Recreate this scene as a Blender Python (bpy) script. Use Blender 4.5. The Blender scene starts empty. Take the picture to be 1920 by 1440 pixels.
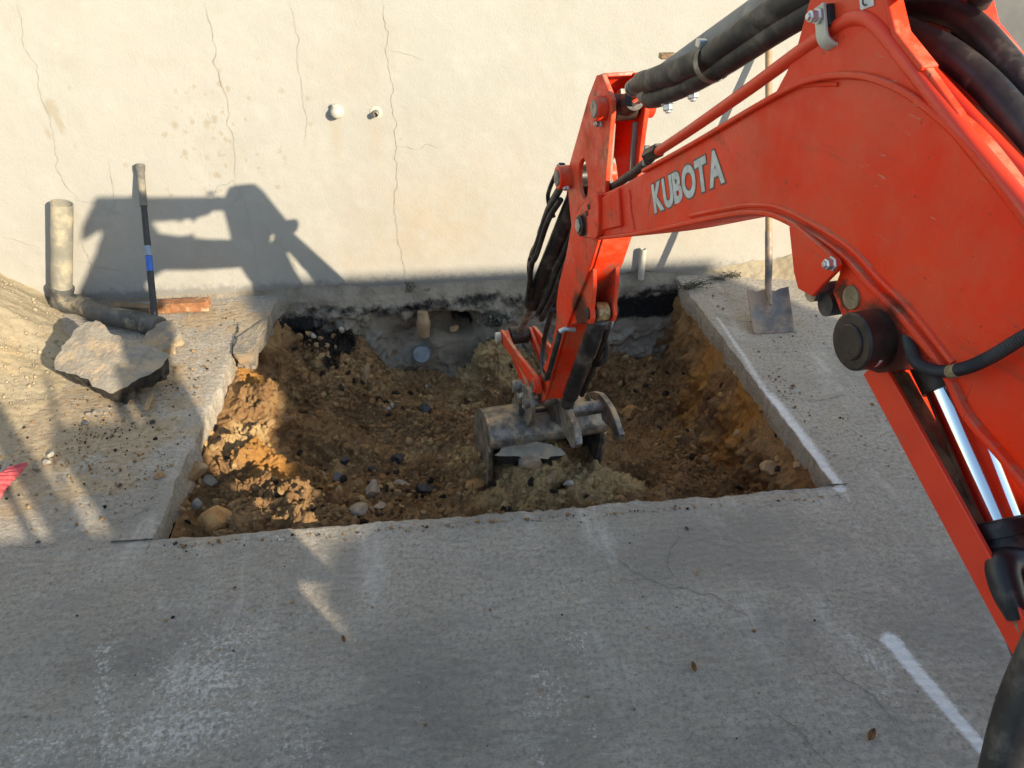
import bpy, bmesh, math, random
import numpy as np
from mathutils import Vector, Matrix

random.seed(7); RNG = np.random.default_rng(7)
scene = bpy.context.scene
COL = scene.collection

# ------------------------------------------------------------------ camera
F_PX, CAM_H = 1380.0, 1.90
def _n(v): return v / np.linalg.norm(v)
_Y = _n(np.array([791 - 960, 720 + 190, F_PX]))
_X = _n(np.array([16440 - 960, 720 + 261, F_PX])); _X = _n(_X - _Y * (_X @ _Y))
_Z = np.cross(_X, _Y); _Z *= np.sign(_Z[1])
R = np.array([_X, _Y, _Z]); CAM = np.array([0, 0, CAM_H])
cd = bpy.data.cameras.new("camera"); cam = bpy.data.objects.new("camera", cd); COL.objects.link(cam)
cd.sensor_width = 36.0; cd.lens = F_PX / 1920 * 36.0; cd.clip_start = 0.02; cd.clip_end = 500
m = Matrix.Identity(4)
for r in range(3):
    m[r][0], m[r][1], m[r][2], m[r][3] = R[r, 0], R[r, 1], -R[r, 2], CAM[r]
cam.matrix_world = m
scene.camera = cam

# ------------------------------------------------------------------ light
TX, TZ = 0.79, 0.455                      # light travels along (-TX, 1, -TZ)
to_sun = Vector((TX, -1.0, TZ)).normalized()
world = bpy.data.worlds.new("World"); scene.world = world; world.use_nodes = True
wn = world.node_tree; bg = wn.nodes["Background"]
sky = wn.nodes.new("ShaderNodeTexSky"); sky.sky_type = 'NISHITA'; sky.sun_disc = False
sky.sun_elevation = math.asin(to_sun.z); sky.sun_rotation = math.atan2(to_sun.x, to_sun.y)
sky.air_density = 1.3; sky.dust_density = 0.4; sky.ozone_density = 1.4
wn.links.new(sky.outputs[0], bg.inputs[0]); bg.inputs[1].default_value = 0.15
sl = bpy.data.lights.new("sun", 'SUN'); sl.energy = 4.7; sl.angle = math.radians(0.55); sl.color = (1.0, 0.86, 0.64)
so = bpy.data.objects.new("sun", sl); COL.objects.link(so); so.location = (8, -10, 8)
so.rotation_euler = to_sun.to_track_quat('Z', 'Y').to_euler()
scene.view_settings.view_transform = 'Standard'; scene.view_settings.look = 'None'
scene.view_settings.exposure = 0.86; scene.view_settings.gamma = 1.0

# ------------------------------------------------------------------ survey helpers (photo pixel -> point on a known plane of the place)
def ray(px, py): return R @ np.array([px - 960, 720 - py, F_PX])
def on_plane(px, py, n, d):
    r = ray(px, py); return CAM + r * ((d - n @ CAM) / (n @ r))
def g(px, py, z=0.0): return on_plane(px, py, np.array([0, 0, 1.0]), z)
YW = 3.95
def w(px, py, y=YW): return on_plane(px, py, np.array([0, 1.0, 0]), y)
BA = math.radians(8.0)                    # heading of the digging arm
BN = np.array([math.cos(BA), math.sin(BA), 0]); BU = np.array([-math.sin(BA), math.cos(BA), 0])
BD = BN @ w(1120, 140, 2.03)
def P(px, py, s=0.0): return on_plane(px, py, BN, BD + s)
def UZ(px, py, s=0.0):
    q = P(px, py, s); return (float(BU @ q), float(q[2]))
def W3(u, z, s): return BU * u + BN * (BD + s) + np.array([0, 0, z])

# ------------------------------------------------------------------ numeric noise
def _hash(ix, iy, iz, seed):
    h = (ix.astype(np.int64) * 374761393 + iy.astype(np.int64) * 668265263 + iz.astype(np.int64) * 1274126177 + seed * 974711) & 0xFFFFFFFF
    h = ((h ^ (h >> 13)) * 1274126177) & 0xFFFFFFFF
    h = (h ^ (h >> 16)) & 0xFFFFFF
    return h / float(0xFFFFFF)
def vnoise(x, y, z, seed=0):
    x, y, z = np.broadcast_arrays(np.asarray(x, float), np.asarray(y, float), np.asarray(z, float))
    i, j, k = np.floor(x), np.floor(y), np.floor(z)
    fx, fy, fz = x - i, y - j, z - k
    fx, fy, fz = [t * t * t * (t * (t * 6 - 15) + 10) for t in (fx, fy, fz)]
    v = 0
    for a in (0, 1):
        for b in (0, 1):
            for c in (0, 1):
                v = v + _hash(i + a, j + b, k + c, seed) * (fx if a else 1 - fx) * (fy if b else 1 - fy) * (fz if c else 1 - fz)
    return v * 2 - 1
def fbm(x, y, z=0.0, f=1.0, oct=4, seed=0, gain=0.5):
    v, a = 0, 1.0
    for o in range(oct):
        v = v + a * vnoise(np.asarray(x) * f, np.asarray(y) * f, np.asarray(z) * f, seed + o); a *= gain; f *= 2.03
    return v
def sstep(a, b, x):
    t = np.clip((x - a) / (b - a), 0, 1); return t * t * (3 - 2 * t)
def segd(X, Y, p, q):
    px, py, qx, qy = p[0], p[1], q[0], q[1]
    L = (qx - px) ** 2 + (qy - py) ** 2 + 1e-12
    t = np.clip(((X - px) * (qx - px) + (Y - py) * (qy - py)) / L, 0, 1)
    return np.hypot(X - px - t * (qx - px), Y - py - t * (qy - py)), t

# ------------------------------------------------------------------ material helpers
class NT:
    def __init__(s, name):
        s.m = bpy.data.materials.new(name); s.m.use_nodes = True; s.t = s.m.node_tree
        s.b = s.t.nodes["Principled BSDF"]; s.pos = None
    def n(s, typ, ins=None, **kw):
        o = s.t.nodes.new("ShaderNode" + typ)
        for k, v in kw.items(): setattr(o, k, v)
        for k, v in (ins or {}).items(): s.put(o.inputs[k], v)
        return o
    def put(s, sock, v):
        if isinstance(v, bpy.types.NodeSocket): s.t.links.new(v, sock)
        elif isinstance(v, (tuple, list)) and len(v) == 3 and sock.type == 'RGBA': sock.default_value = (*v, 1)
        else: sock.default_value = v
    def co(s):
        if s.pos is None: s.pos = s.n("NewGeometry").outputs["Position"]
        return s.pos
    def noise(s, scale, detail=5.0, rough=0.55, dist=0.0, vec=None):
        return s.n("TexNoise", {"Vector": vec or s.co(), "Scale": scale, "Detail": detail, "Roughness": rough, "Distortion": dist}).outputs[0]
    def ramp(s, fac, a, b, lo=0.0, hi=1.0):
        return s.n("MapRange", {0: fac, 1: a, 2: b, 3: lo, 4: hi}, interpolation_type='SMOOTHSTEP').outputs[0]
    def mix(s, fac, a, b, mode='MIX'):
        o = s.n("Mix", data_type='RGBA', blend_type=mode)
        s.put(o.inputs[0], fac); s.put(o.inputs[6], a); s.put(o.inputs[7], b); return o.outputs[2]
    def math(s, op, a, b=0.0, clamp=False):
        return s.n("Math", {0: a, 1: b}, operation=op, use_clamp=clamp).outputs[0]
    def attr(s, name): 
        o = s.n("Attribute", attribute_name=name)
        sp = s.n("SeparateColor", {0: o.outputs["Color"]}); return sp.outputs[0], sp.outputs[1], sp.outputs[2], o.outputs["Alpha"]
    def bump(s, h, strength, dist, prev=None):
        ins = {"Height": h, "Strength": strength, "Distance": dist}
        if prev is not None: ins["Normal"] = prev
        return s.n("Bump", ins).outputs[0]
    def done(s, col, rough, nrm=None, metal=0.0, spec=None):
        s.put(s.b.inputs["Base Color"], col); s.put(s.b.inputs["Roughness"], rough); s.put(s.b.inputs["Metallic"], metal)
        if nrm is not None: s.put(s.b.inputs["Normal"], nrm)
        if spec is not None: s.put(s.b.inputs["Specular IOR Level"], spec)
        return s.m

def simple(name, c1, c2, scale=12, rough=0.7, bump=0.3, bscale=60, bdist=0.003, metal=0.0, dust=None, dscale=9, damt=0.55, spec=None):
    t = NT(name)
    col = t.mix(t.ramp(t.noise(scale), .35, .65), c1, c2)
    if dust: col = t.mix(t.ramp(t.noise(dscale, 8, .65), 1 - damt, 1 - damt + .18), col, dust)
    nr = t.bump(t.noise(bscale, 6), bump, bdist)
    return t.done(col, t.ramp(t.noise(scale * 2.3), .3, .7, rough - .1, min(1, rough + .1)), nr, metal, spec)

M = {}
GREASE = [(P(1650, 655, -.02), .085), (P(1098, 420, -.03), .05), (P(1085, 590, 0), .09), (P(1120, 204, 0), .05), (P(1010, 735, 0), .08), (P(1062, 335, 0), .045), (P(1594, 560, -.02), .03), (P(1135, 380, .05), .06)]
def mk_orange(name, dirtamt=.62, chalk=.5):
    t = NT(name)
    base = t.mix(t.ramp(t.noise(2.5, 3), .35, .7), (0.86, 0.036, 0.003), (0.72, 0.028, 0.003))
    base = t.mix(t.ramp(t.noise(4.5, 10, .78, .3), .44, .64, 0, chalk), base, (0.62, 0.105, 0.045))        # chalky faded film
    mp = t.n("Mapping", {"Vector": t.co(), "Scale": (16, 16, 90), "Rotation": (.5, .35, .2)}).outputs[0]
    sc = t.ramp(t.noise(1.2, 3, .6, vec=mp), .66, .72)
    base = t.mix(t.math('MULTIPLY', sc, t.ramp(t.noise(5, 2), .5, .62)), base, (0.55, 0.22, 0.14))  # rubbed scratches
    chips = t.math('MULTIPLY', t.ramp(t.noise(48, 4, .65), .66, .68), t.ramp(t.noise(4, 3, .6), .52, .6))
    base = t.mix(chips, base, (0.07, 0.04, 0.025))
    dirt = t.ramp(t.noise(6.5, 9, .72), dirtamt, dirtamt + .13)
    base = t.mix(t.math('MULTIPLY', dirt, .75), base, (0.16, 0.10, 0.055))
    wob = t.math('MULTIPLY', t.math('SUBTRACT', t.noise(22, 7, .7), .5), .09)
    gm = None
    for q, rad in GREASE:
        dd = t.n("VectorMath", {0: t.co(), 1: tuple(float(v) for v in q)}, operation='DISTANCE').outputs['Value']
        k = t.ramp(t.math('ADD', dd, wob), rad * .55, rad, 1, 0); gm = k if gm is None else t.math('MAXIMUM', gm, k)
    base = t.mix(t.math('MULTIPLY', gm, .93), base, (.020, .013, .009))                       # grease round the joints
    dstm = t.ramp(t.noise(1.9, 8, .72, .6), .46, .70, 0, .30); base = t.mix(dstm, base, (.42, .12, .05))   # dust film
    gn = t.n("NewGeometry").outputs["Normal"]; nz = t.n("SeparateXYZ", {0: gn}).outputs[2]
    base = t.mix(t.math('MULTIPLY', t.ramp(nz, .35, .9), t.ramp(t.noise(16, 8, .72), .42, .62, .1, .75)), base, (.36, .25, .15))   # settled dust
    smr = t.n("Mapping", {"Vector": t.co(), "Scale": (3, 3, 26), "Rotation": (.15, .1, 0)}).outputs[0]
    base = t.mix(t.ramp(t.noise(1.0, 8, .75, .4, vec=smr), .55, .72, 0, .42), base, (.24, .055, .025))                         # greasy smears
    mp2 = t.n("Mapping", {"Vector": t.co(), "Scale": (70, 70, 9), "Rotation": (.2, -.5, .4)}).outputs[0]
    base = t.mix(t.math('MULTIPLY', t.ramp(t.noise(1.0, 3, .6, vec=mp2), .66, .70), t.ramp(t.noise(3.5, 3), .5, .6, 0, .7)), base, (.30, .05, .02))
    nr = t.bump(t.noise(140, 3), .10, .002); nr = t.bump(t.noise(7, 3, .5), .22, .006, nr)
    nr = t.bump(t.math('SUBTRACT', 0.0, chips), .3, .001, nr)
    rg = t.ramp(t.noise(7, 9, .75), .35, .65, .26, .68)
    M[name] = t.done(base, t.math('ADD', rg, t.math('MULTIPLY', dirt, .3), True), nr, 0, .32)
mk_orange('orange', .575, .42); mk_orange('orange_dirty', .52, .8)
M['red_pipe'] = simple('red_pipe', (.78, .05, .012), (.70, .045, .015), 8, .4, .05, 90, dust=(.25, .12, .06), dscale=14, damt=.36)
M['black_rubber'] = simple('black_rubber', (.012, .012, .013), (.03, .028, .026), 20, .55, .25, 150, .002, dust=(.10, .085, .07), dscale=18, damt=.48)
M['black_paint'] = simple('black_paint', (.012, .012, .014), (.02, .02, .022), 9, .4, .1, 120, .001, dust=(.12, .10, .085), dscale=11, damt=.5)
M['greasy'] = simple('greasy', (.018, .012, .009), (.05, .032, .022), 25, .5, .4, 80, .003, dust=(.12, .08, .05), damt=.45)
M['grey_barrel'] = simple('grey_barrel', (.24, .23, .21), (.17, .165, .155), 10, .55, .1, 120, .001, dust=(.33, .30, .25), damt=.5)
M['steel_worn'] = simple('steel_worn', (.28, .26, .225), (.11, .105, .10), 22, .48, .9, 70, .005, .5, dust=(.40, .32, .22), dscale=13, damt=.54)
M['steel_bright'] = simple('steel_bright', (.5, .5, .52), (.32, .32, .33), 30, .32, .2, 140, .001, .95, dust=(.3, .27, .22), damt=.38)
M['zinc'] = simple('zinc', (.62, .63, .62), (.45, .46, .45), 30, .38, .1, 120, .001, .8, dust=(.4, .35, .27), damt=.4)
M['strap'] = simple('strap', (.58, .57, .47), (.45, .44, .36), 22, .5, .15, 90, .001, .15, dust=(.25, .2, .13), damt=.45)
t = NT('chrome'); M['chrome'] = t.done((.85, .86, .88), t.ramp(t.noise(12), .3, .7, .06, .14), None, 1.0)
M['letter_white'] = simple('letter_white', (.62, .62, .57), (.48, .48, .44), 60, .6, .1, 150, .0005, dust=(.2, .17, .12), dscale=60, damt=.34)
M['letter_edge'] = simple('letter_edge', (.10, .085, .06), (.16, .12, .08), 40, .7, 0, 60)
M['mud'] = simple('mud', (.34, .25, .13), (.22, .15, .08), 30, .95, 1.0, 120, .006)
M['grease_rust'] = simple('grease_rust', (.42, .30, .12), (.16, .09, .04), 60, .5, .8, 160, .003)
M['pvc'] = simple('pvc', (.21, .20, .17), (.30, .28, .22), 9, .55, .1, 90, .001, dust=(.44, .38, .27), dscale=9, damt=.5)
M['pvc_dark'] = simple('pvc_dark', (.05, .052, .055), (.10, .10, .095), 9, .55, .15, 90, .001, dust=(.30, .25, .17), dscale=8, damt=.5)
M['cap_grey'] = simple('cap_grey', (.20, .22, .24), (.15, .165, .18), 20, .5, .1, 90, .001, dust=(.25, .23, .2), damt=.4)
M['white_plastic'] = simple('white_plastic', (.50, .475, .41), (.42, .395, .335), 20, .5, .05, 90, .001, dust=(.5, .44, .33), dscale=25, damt=.45)
M['brick'] = simple('brick', (.36, .165, .075), (.25, .105, .045), 28, .9, .8, 90, .004, dust=(.5, .38, .25), dscale=22, damt=.45)
M['wood'] = simple('wood', (.24, .17, .10), (.15, .105, .06), 14, .85, .5, 60, .003)
M['shovel_wood'] = simple('shovel_wood', (.36, .24, .13), (.27, .165, .085), 18, .6, .2, 70, .001, dust=(.3, .12, .06), dscale=9, damt=.36)
M['shovel_steel'] = simple('shovel_steel', (.21, .195, .175), (.14, .13, .12), 12, .65, .35, 60, .002, .25, dust=(.33, .235, .165), dscale=10, damt=.58)
M['handle_black'] = simple('handle_black', (.02, .02, .022), (.035, .034, .034), 30, .5, .1, 160, .001, dust=(.14, .12, .10), damt=.42)
M['grip_grey'] = simple('grip_grey', (.10, .095, .085), (.15, .14, .12), 40, .75, .8, 220, .003, dust=(.24, .21, .16), damt=.5)
M['sticker_blue'] = simple('sticker_blue', (.02, .13, .55), (.02, .10, .45), 30, .4, 0, 60)
M['sticker_pale'] = simple('sticker_pale', (.26, .34, .42), (.16, .22, .30), 120, .45, 0, 60)
M['pink'] = simple('pink', (.62, .11, .12), (.50, .075, .085), 40, .65, .3, 120, .002)
M['asphalt'] = simple('asphalt', (.016, .016, .019), (.045, .045, .05), 60, .6, 1.0, 130, .006)
M['stone_grey'] = simple('stone_grey', (.19, .165, .135), (.30, .255, .20), 24, .9, .7, 90, .004, dust=(.36, .25, .15), damt=.52)
M['stone_tan'] = simple('stone_tan', (.42, .29, .16), (.30, .19, .10), 20, .95, .9, 70, .006, dust=(.30, .17, .07), damt=.5)
M['clay'] = simple('clay', (.46, .25, .09), (.33, .17, .06), 18, .95, 1.0, 80, .008)
M['stone_blue'] = simple('stone_blue', (.075, .085, .10), (.11, .115, .12), 20, .7, .3, 90, .003)
M['pale_stone'] = simple('pale_stone', (.42, .38, .32), (.30, .27, .22), 30, .9, .5, 90, .003)
M['concrete_chunk'] = simple('concrete_chunk', (.29, .255, .205), (.21, .185, .15), 14, .92, 1.0, 60, .008, dust=(.40, .30, .19), dscale=13, damt=.54)
M['slab_pale'] = simple('slab_pale', (.33, .285, .22), (.25, .215, .165), 18, .92, .8, 70, .005, dust=(.42, .32, .2), dscale=16, damt=.5)
M['chunk_under'] = simple('chunk_under', (.02, .018, .016), (.06, .05, .04), 30, .85, 1.0, 90, .008, dust=(.16, .11, .07), dscale=16, damt=.42)
M['crack'] = simple('crack', (.14, .125, .105), (.22, .20, .165), 40, 1, 0, 50)
M['wall_crack'] = simple('wall_crack', (.24, .215, .17), (.35, .325, .28), 25, 1, 0, 50)
M['leaf_dry'] = simple('leaf_dry', (.20, .10, .035), (.13, .06, .02), 60, .8, .2, 80)
M['weed'] = simple('weed', (.055, .065, .05), (.10, .10, .075), 40, .8, 0, 80)
M['dark_render'] = simple('dark_render', (.085, .085, .085), (.10, .10, .10), 2, .9, .2, 90, .002)
M['twig'] = simple('twig', (.10, .07, .05), (.05, .035, .025), 60, .9, .3, 90)
M['seat'] = simple('seat', (.02, .02, .02), (.03, .03, .03), 20, .6, .2, 60)

# ------------------------------------------------------------------ object helpers
def link(name, me, mats=None, parent=None, smooth=False):
    o = bpy.data.objects.new(name, me); COL.objects.link(o)
    if mats is not None:
        for mm in (mats if isinstance(mats, (list, tuple)) else [mats]):
            me.materials.append(M[mm] if isinstance(mm, str) else mm)
    if smooth: me.polygons.foreach_set('use_smooth', [True] * len(me.polygons))
    if parent is not None:
        o.parent = parent
        off = parent.matrix_world.translation if parent.parent is None else parent.parent.matrix_world.translation
        if off.length > 0: me.transform(Matrix.Translation(-off))
    return o
def tag(o, label=None, cat=None, group=None, kind=None):
    if label: o['label'] = label
    if cat: o['category'] = cat
    if group: o['group'] = group
    if kind: o['kind'] = kind
    return o
def thing(name, loc, label, cat, group=None):
    o = bpy.data.objects.new(name, None); COL.objects.link(o); o.empty_display_size = .1
    o.location = Vector([float(v) for v in loc]); o.matrix_world = Matrix.Translation(o.location)
    return tag(o, label, cat, group)
def center_origin(o):
    """Move a one-mesh thing's origin to the middle of its base."""
    vs = np.empty(len(o.data.vertices) * 3); o.data.vertices.foreach_get('co', vs); vs = vs.reshape(-1, 3)
    c = Vector(((vs[:, 0].min() + vs[:, 0].max()) / 2, (vs[:, 1].min() + vs[:, 1].max()) / 2, vs[:, 2].min()))
    o.data.transform(Matrix.Translation(-c)); o.location = c
    return o
def grid_mesh(name, V, nx, ny, keep=None, flip=False):
    """V (ny,nx,3) -> mesh; keep (ny-1,nx-1) mask of faces."""
    idx = np.arange(nx * ny).reshape(ny, nx)
    q = np.stack([idx[:-1, :-1], idx[:-1, 1:], idx[1:, 1:], idx[1:, :-1]], -1)
    if flip: q = q[..., ::-1]
    q = q[keep] if keep is not None else q.reshape(-1, 4)
    V = V.reshape(-1, 3)
    used = np.unique(q); rem = np.full(nx * ny, -1); rem[used] = np.arange(len(used))
    me = bpy.data.meshes.new(name)
    me.vertices.add(len(used)); me.vertices.foreach_set('co', V[used].ravel())
    qq = rem[q].astype(np.int32)
    me.loops.add(qq.size); me.loops.foreach_set('vertex_index', qq.ravel())
    me.polygons.add(len(qq)); me.polygons.foreach_set('loop_start', np.arange(0, qq.size, 4, dtype=np.int32))
    me.update(calc_edges=True); me.validate()
    return me, used
def set_col(me, rgba, name='tint'):
    a = me.color_attributes.new(name, 'FLOAT_COLOR', 'POINT'); a.data.foreach_set('color', np.ascontiguousarray(rgba, dtype=np.float32).ravel())
def frame_of(axis):
    a = np.asarray(axis, float); a = a / np.linalg.norm(a)
    h = np.array([0, 0, 1.0]) if abs(a[2]) < .9 else np.array([1.0, 0, 0])
    x = np.cross(h, a); x /= np.linalg.norm(x); y = np.cross(a, x); return x, y, a
class MB:
    """collects shapes into one mesh"""
    def __init__(s): s.v, s.f, s.mi = [], [], []
    def add(s, vs, fs, mi=0):
        b = len(s.v); s.v += [tuple(map(float, p)) for p in vs]; s.f += [tuple(b + i for i in f) for f in fs]; s.mi += [mi] * len(fs); return s
    def cyl(s, a, b, r, r2=None, n=24, mi=0, cap=True, bev=0.0):
        a, b = np.asarray(a, float), np.asarray(b, float); r2 = r if r2 is None else r2
        L = np.linalg.norm(b - a); d = (b - a) / L
        prof = [(0, r), (L, r2)] if bev <= 0 else [(0, r - bev), (bev, r), (L - bev, r2), (L, r2 - bev)]
        return s.lathe(a, d, prof, n, mi, cap)
    def lathe(s, a, d, prof, n=24, mi=0, cap=True):
        x, y, z = frame_of(d); a = np.asarray(a, float); vs, fs = [], []
        for (h, r) in prof:
            for k in range(n):
                t = 2 * math.pi * k / n; vs.append(a + z * h + (x * math.cos(t) + y * math.sin(t)) * r)
        for i in range(len(prof) - 1):
            for k in range(n): fs.append((i * n + k, i * n + (k + 1) % n, (i + 1) * n + (k + 1) % n, (i + 1) * n + k))
        if cap: fs.append(tuple(range(n - 1, -1, -1))); fs.append(tuple(range((len(prof) - 1) * n, len(prof) * n)))
        return s.add(vs, fs, mi)
    def box(s, c, sx, sy, sz, ax=None, mi=0):
        c = np.asarray(c, float); X, Y, Z = ax if ax is not None else np.eye(3); vs = []
        for k in (-.5, .5):
            for j in (-.5, .5):
                for i in (-.5, .5): vs.append(c + np.asarray(X) * i * sx + np.asarray(Y) * j * sy + np.asarray(Z) * k * sz)
        return s.add(vs, [(0, 2, 3, 1), (4, 5, 7, 6), (0, 1, 5, 4), (2, 6, 7, 3), (0, 4, 6, 2), (1, 3, 7, 5)], mi)
    def tube(s, pts, r, n=14, mi=0, smooth_n=8, ribs=0.0, closed_caps=True):
        pts = [np.asarray(p, float) for p in pts]
        if smooth_n and len(pts) > 2: pts = catmull(pts, smooth_n)
        rr = r if hasattr(r, '__len__') else [r] * len(pts)
        if hasattr(r, '__len__'): rr = np.interp(np.linspace(0, 1, len(pts)), np.linspace(0, 1, len(r)), r)
        T = [pts[min(i + 1, len(pts) - 1)] - pts[max(i - 1, 0)] for i in range(len(pts))]
        x, y, _ = frame_of(T[0]); vs, fs = [], []
        for i, p in enumerate(pts):
            z = T[i] / np.linalg.norm(T[i]); x = x - z * (x @ z); x /= np.linalg.norm(x); y = np.cross(z, x)
            q = rr[i] * (1 + (ribs if i % 2 else 0))
            for k in range(n):
                t = 2 * math.pi * k / n; vs.append(p + (x * math.cos(t) + y * math.sin(t)) * q)
        for i in range(len(pts) - 1):
            for k in range(n): fs.append((i * n + k, i * n + (k + 1) % n, (i + 1) * n + (k + 1) % n, (i + 1) * n + k))
        if closed_caps: fs.append(tuple(range(n - 1, -1, -1))); fs.append(tuple(range((len(pts) - 1) * n, len(pts) * n)))
        return s.add(vs, fs, mi)
    def build(s, name, mats, parent=None, bevel=0.0, smooth=True, seg=2, angle=40):
        me = bpy.data.meshes.new(name); me.from_pydata(s.v, [], s.f)
        if any(s.mi): me.polygons.foreach_set('material_index', s.mi)
        me.update(); me.validate()
        o = link(name, me, mats, parent)
        finish(o, bevel, smooth, seg, angle); return o
def finish(o, bevel=0.0, smooth=True, seg=2, angle=40):
    bm = bmesh.new(); bm.from_mesh(o.data); bmesh.ops.recalc_face_normals(bm, faces=bm.faces); bm.to_mesh(o.data); bm.free()
    if bevel > 0:
        md = o.modifiers.new('b', 'BEVEL'); md.width = bevel; md.segments = seg; md.limit_method = 'ANGLE'; md.angle_limit = math.radians(angle)
    if smooth:
        o.data.polygons.foreach_set('use_smooth', [True] * len(o.data.polygons))
        o.data.set_sharp_from_angle(angle=math.radians(38))
def catmull(pts, n):
    P_ = [2 * pts[0] - pts[1]] + list(pts) + [2 * pts[-1] - pts[-2]]; out = []
    for i in range(1, len(P_) - 2):
        a, b, c, d = P_[i - 1:i + 3]
        for k in range(n):
            t = k / n
            out.append(.5 * ((2 * b) + (c - a) * t + (2 * a - 5 * b + 4 * c - d) * t * t + (3 * b - a - 3 * c + d) * t ** 3))
    out.append(pts[-1]); return out
def extrude_uz(name, loops, s0, s1, mat, parent, bevel=0.003, seg=2):
    """plate with outline (and holes) in the arm's own u-z plane, between offsets s0 and s1"""
    bm = bmesh.new(); edges = []
    for lp in loops:
        vs = [bm.verts.new(W3(u, z, s0)) for u, z in lp]
        edges += [bm.edges.new((vs[i], vs[(i + 1) % len(vs)])) for i in range(len(vs))]
    bmesh.ops.triangle_fill(bm, use_beauty=True, edges=edges)
    ex = bmesh.ops.extrude_face_region(bm, geom=list(bm.faces))
    off = Vector(BN * (s1 - s0))
    for el in ex['geom']:
        if isinstance(el, bmesh.types.BMVert): el.co += off
    bmesh.ops.dissolve_limit(bm, angle_limit=.002, verts=bm.verts, edges=bm.edges)
    me = bpy.data.meshes.new(name); bm.to_mesh(me); bm.free()
    o = link(name, me, mat, parent); finish(o, bevel, True, seg); return o
def pxs(L, s): return [UZ(a, b, s) for a, b in L]
def smooth_loop(L, n=4):
    pts = [np.array(p) for p in L]; out = []
    m_ = len(pts)
    for i in range(m_):
        a, b, c, d = pts[i - 1], pts[i], pts[(i + 1) % m_], pts[(i + 2) % m_]
        for k in range(n):
            t = k / n; out.append(tuple(.5 * ((2 * b) + (c - a) * t + (2 * a - 5 * b + 4 * c - d) * t * t + (3 * b - a - 3 * c + d) * t ** 3)))
    return out
def ellipse(c, rx, rz, n=24, rot=0.0):
    return [(c[0] + rx * math.cos(t) * math.cos(rot) - rz * math.sin(t) * math.sin(rot), c[1] + rx * math.cos(t) * math.sin(rot) + rz * math.sin(t) * math.cos(rot)) for t in np.linspace(0, 2 * math.pi, n, endpoint=False)]
def sl_(p, q, s0, s1):  # cylinder along the arm's cross axis at (u,z)
    return W3(p[0], p[1], s0), W3(p[0], p[1], s1)

# ================================================================== THE SETTING
# ---- pavement: one concrete sheet with the trench opening cut out of it
SLAB_T = 0.125
def x_left(y):
    b = np.interp(y, [1.9, 2.0, 3.0, 3.31, 3.69, 3.95], [-1.092, -1.092, -1.085, -1.085, -.967, -.955])
    return b + .006 * fbm(y * 12, 3.1, 0, 1, 4, 5, .6) * sstep(2.02, 2.2, y)
def x_right(y): return np.interp(y, [1.9, 2.02, 3.75, 3.95], [1.462, 1.462, 1.392, 1.385]) + .004 * fbm(y * 12, 9.1, 0, 1, 3, 8)
def y_front(x): return np.interp(x, [-1.1, 1.46], [2.0, 2.022]) + .006 * fbm(x * 9, 1.7, 0, 1, 5, 11, .65)
Y_BACK = 3.905

def mat_pavement():
    t = NT('pavement_concrete'); r, gg, b, a = t.attr('tint')
    big = t.noise(.9, 4); mid = t.noise(5, 8, .65); fine = t.noise(70, 6, .7)
    col = t.mix(t.ramp(big, .35, .65), (.45, .395, .32), (.52, .46, .375))
    col = t.mix(t.ramp(mid, .35, .7, 0, .6), col, (.58, .53, .455))
    col = t.mix(t.ramp(t.noise(2.2, 5), .52, .7, 0, .4), col, (.39, .33, .29))       # warm tint
    col = t.mix(t.ramp(fine, .3, .52, .75, 0), col, (.20, .178, .15))
    col = t.mix(t.ramp(t.noise(60, 5, .75), .38, .55, .45, 0), col, (.25, .222, .188))
    col = t.mix(t.ramp(t.noise(.55, 3, .6, .4), .46, .60, 0, .7), col, (.27, .245, .208))
    mps = t.n('Mapping', {'Vector': t.co(), 'Scale': (5, 1.3, 1), 'Rotation': (0, 0, .35)}).outputs[0]
    col = t.mix(t.ramp(t.noise(1.0, 7, .7, vec=mps), .52, .72, 0, .6), col, (.74, .70, .63))      # pale scuffs
    col = t.mix(t.ramp(t.noise(1.7, 6, .7, 1.0), .50, .62, 0, .5), col, (.33, .30, .255))
    col = t.mix(t.math('MULTIPLY', t.math('MULTIPLY', b, t.ramp(t.noise(9, 9, .72), .3, .62, .35, 1.0)), .72, True), col, (.20, .188, .17))                      # damp / oily darkening
    dirt = t.ramp(t.math('ADD', gg, t.math('MULTIPLY', t.math('SUBTRACT', t.noise(16, 8, .7), .5), 1.3)), .25, .8)
    dcol = t.mix(t.ramp(t.noise(30, 6, .7), .35, .65), (.40, .30, .19), (.55, .43, .28))
    col = t.mix(t.math('MULTIPLY', dirt, .9), col, dcol)
    eff = t.ramp(t.math('ADD', a, t.math('MULTIPLY', t.math('SUBTRACT', t.noise(75, 6, .75), .5), 3.4)), .40, .82)
    col = t.mix(t.math('MULTIPLY', eff, .68), col, (.84, .80, .73))                        # lime bloom specks
    pnt = t.ramp(t.math('ADD', r, t.math('MULTIPLY', t.math('SUBTRACT', t.noise(95, 6, .75), .5), .85)), .2, .62)
    col = t.mix(t.math('MULTIPLY', pnt, .93), col, (.92, .91, .88))                       # marking spray
    spk = t.ramp(t.noise(120, 2, .5), .70, .76); col = t.mix(t.math('MULTIPLY', spk, .7), col, (.45, .44, .42))
    mp = t.n("Mapping", {"Vector": t.co(), "Scale": (1, 1.8, 1)}).outputs[0]
    nr = t.bump(t.noise(24, 10, .72, .5, vec=mp), 1.0, .022)
    nr = t.bump(t.noise(130, 5, .7), .5, .004, nr)
    return t.done(col, t.ramp(mid, .3, .7, .72, .95), nr, 0, .3)

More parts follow.
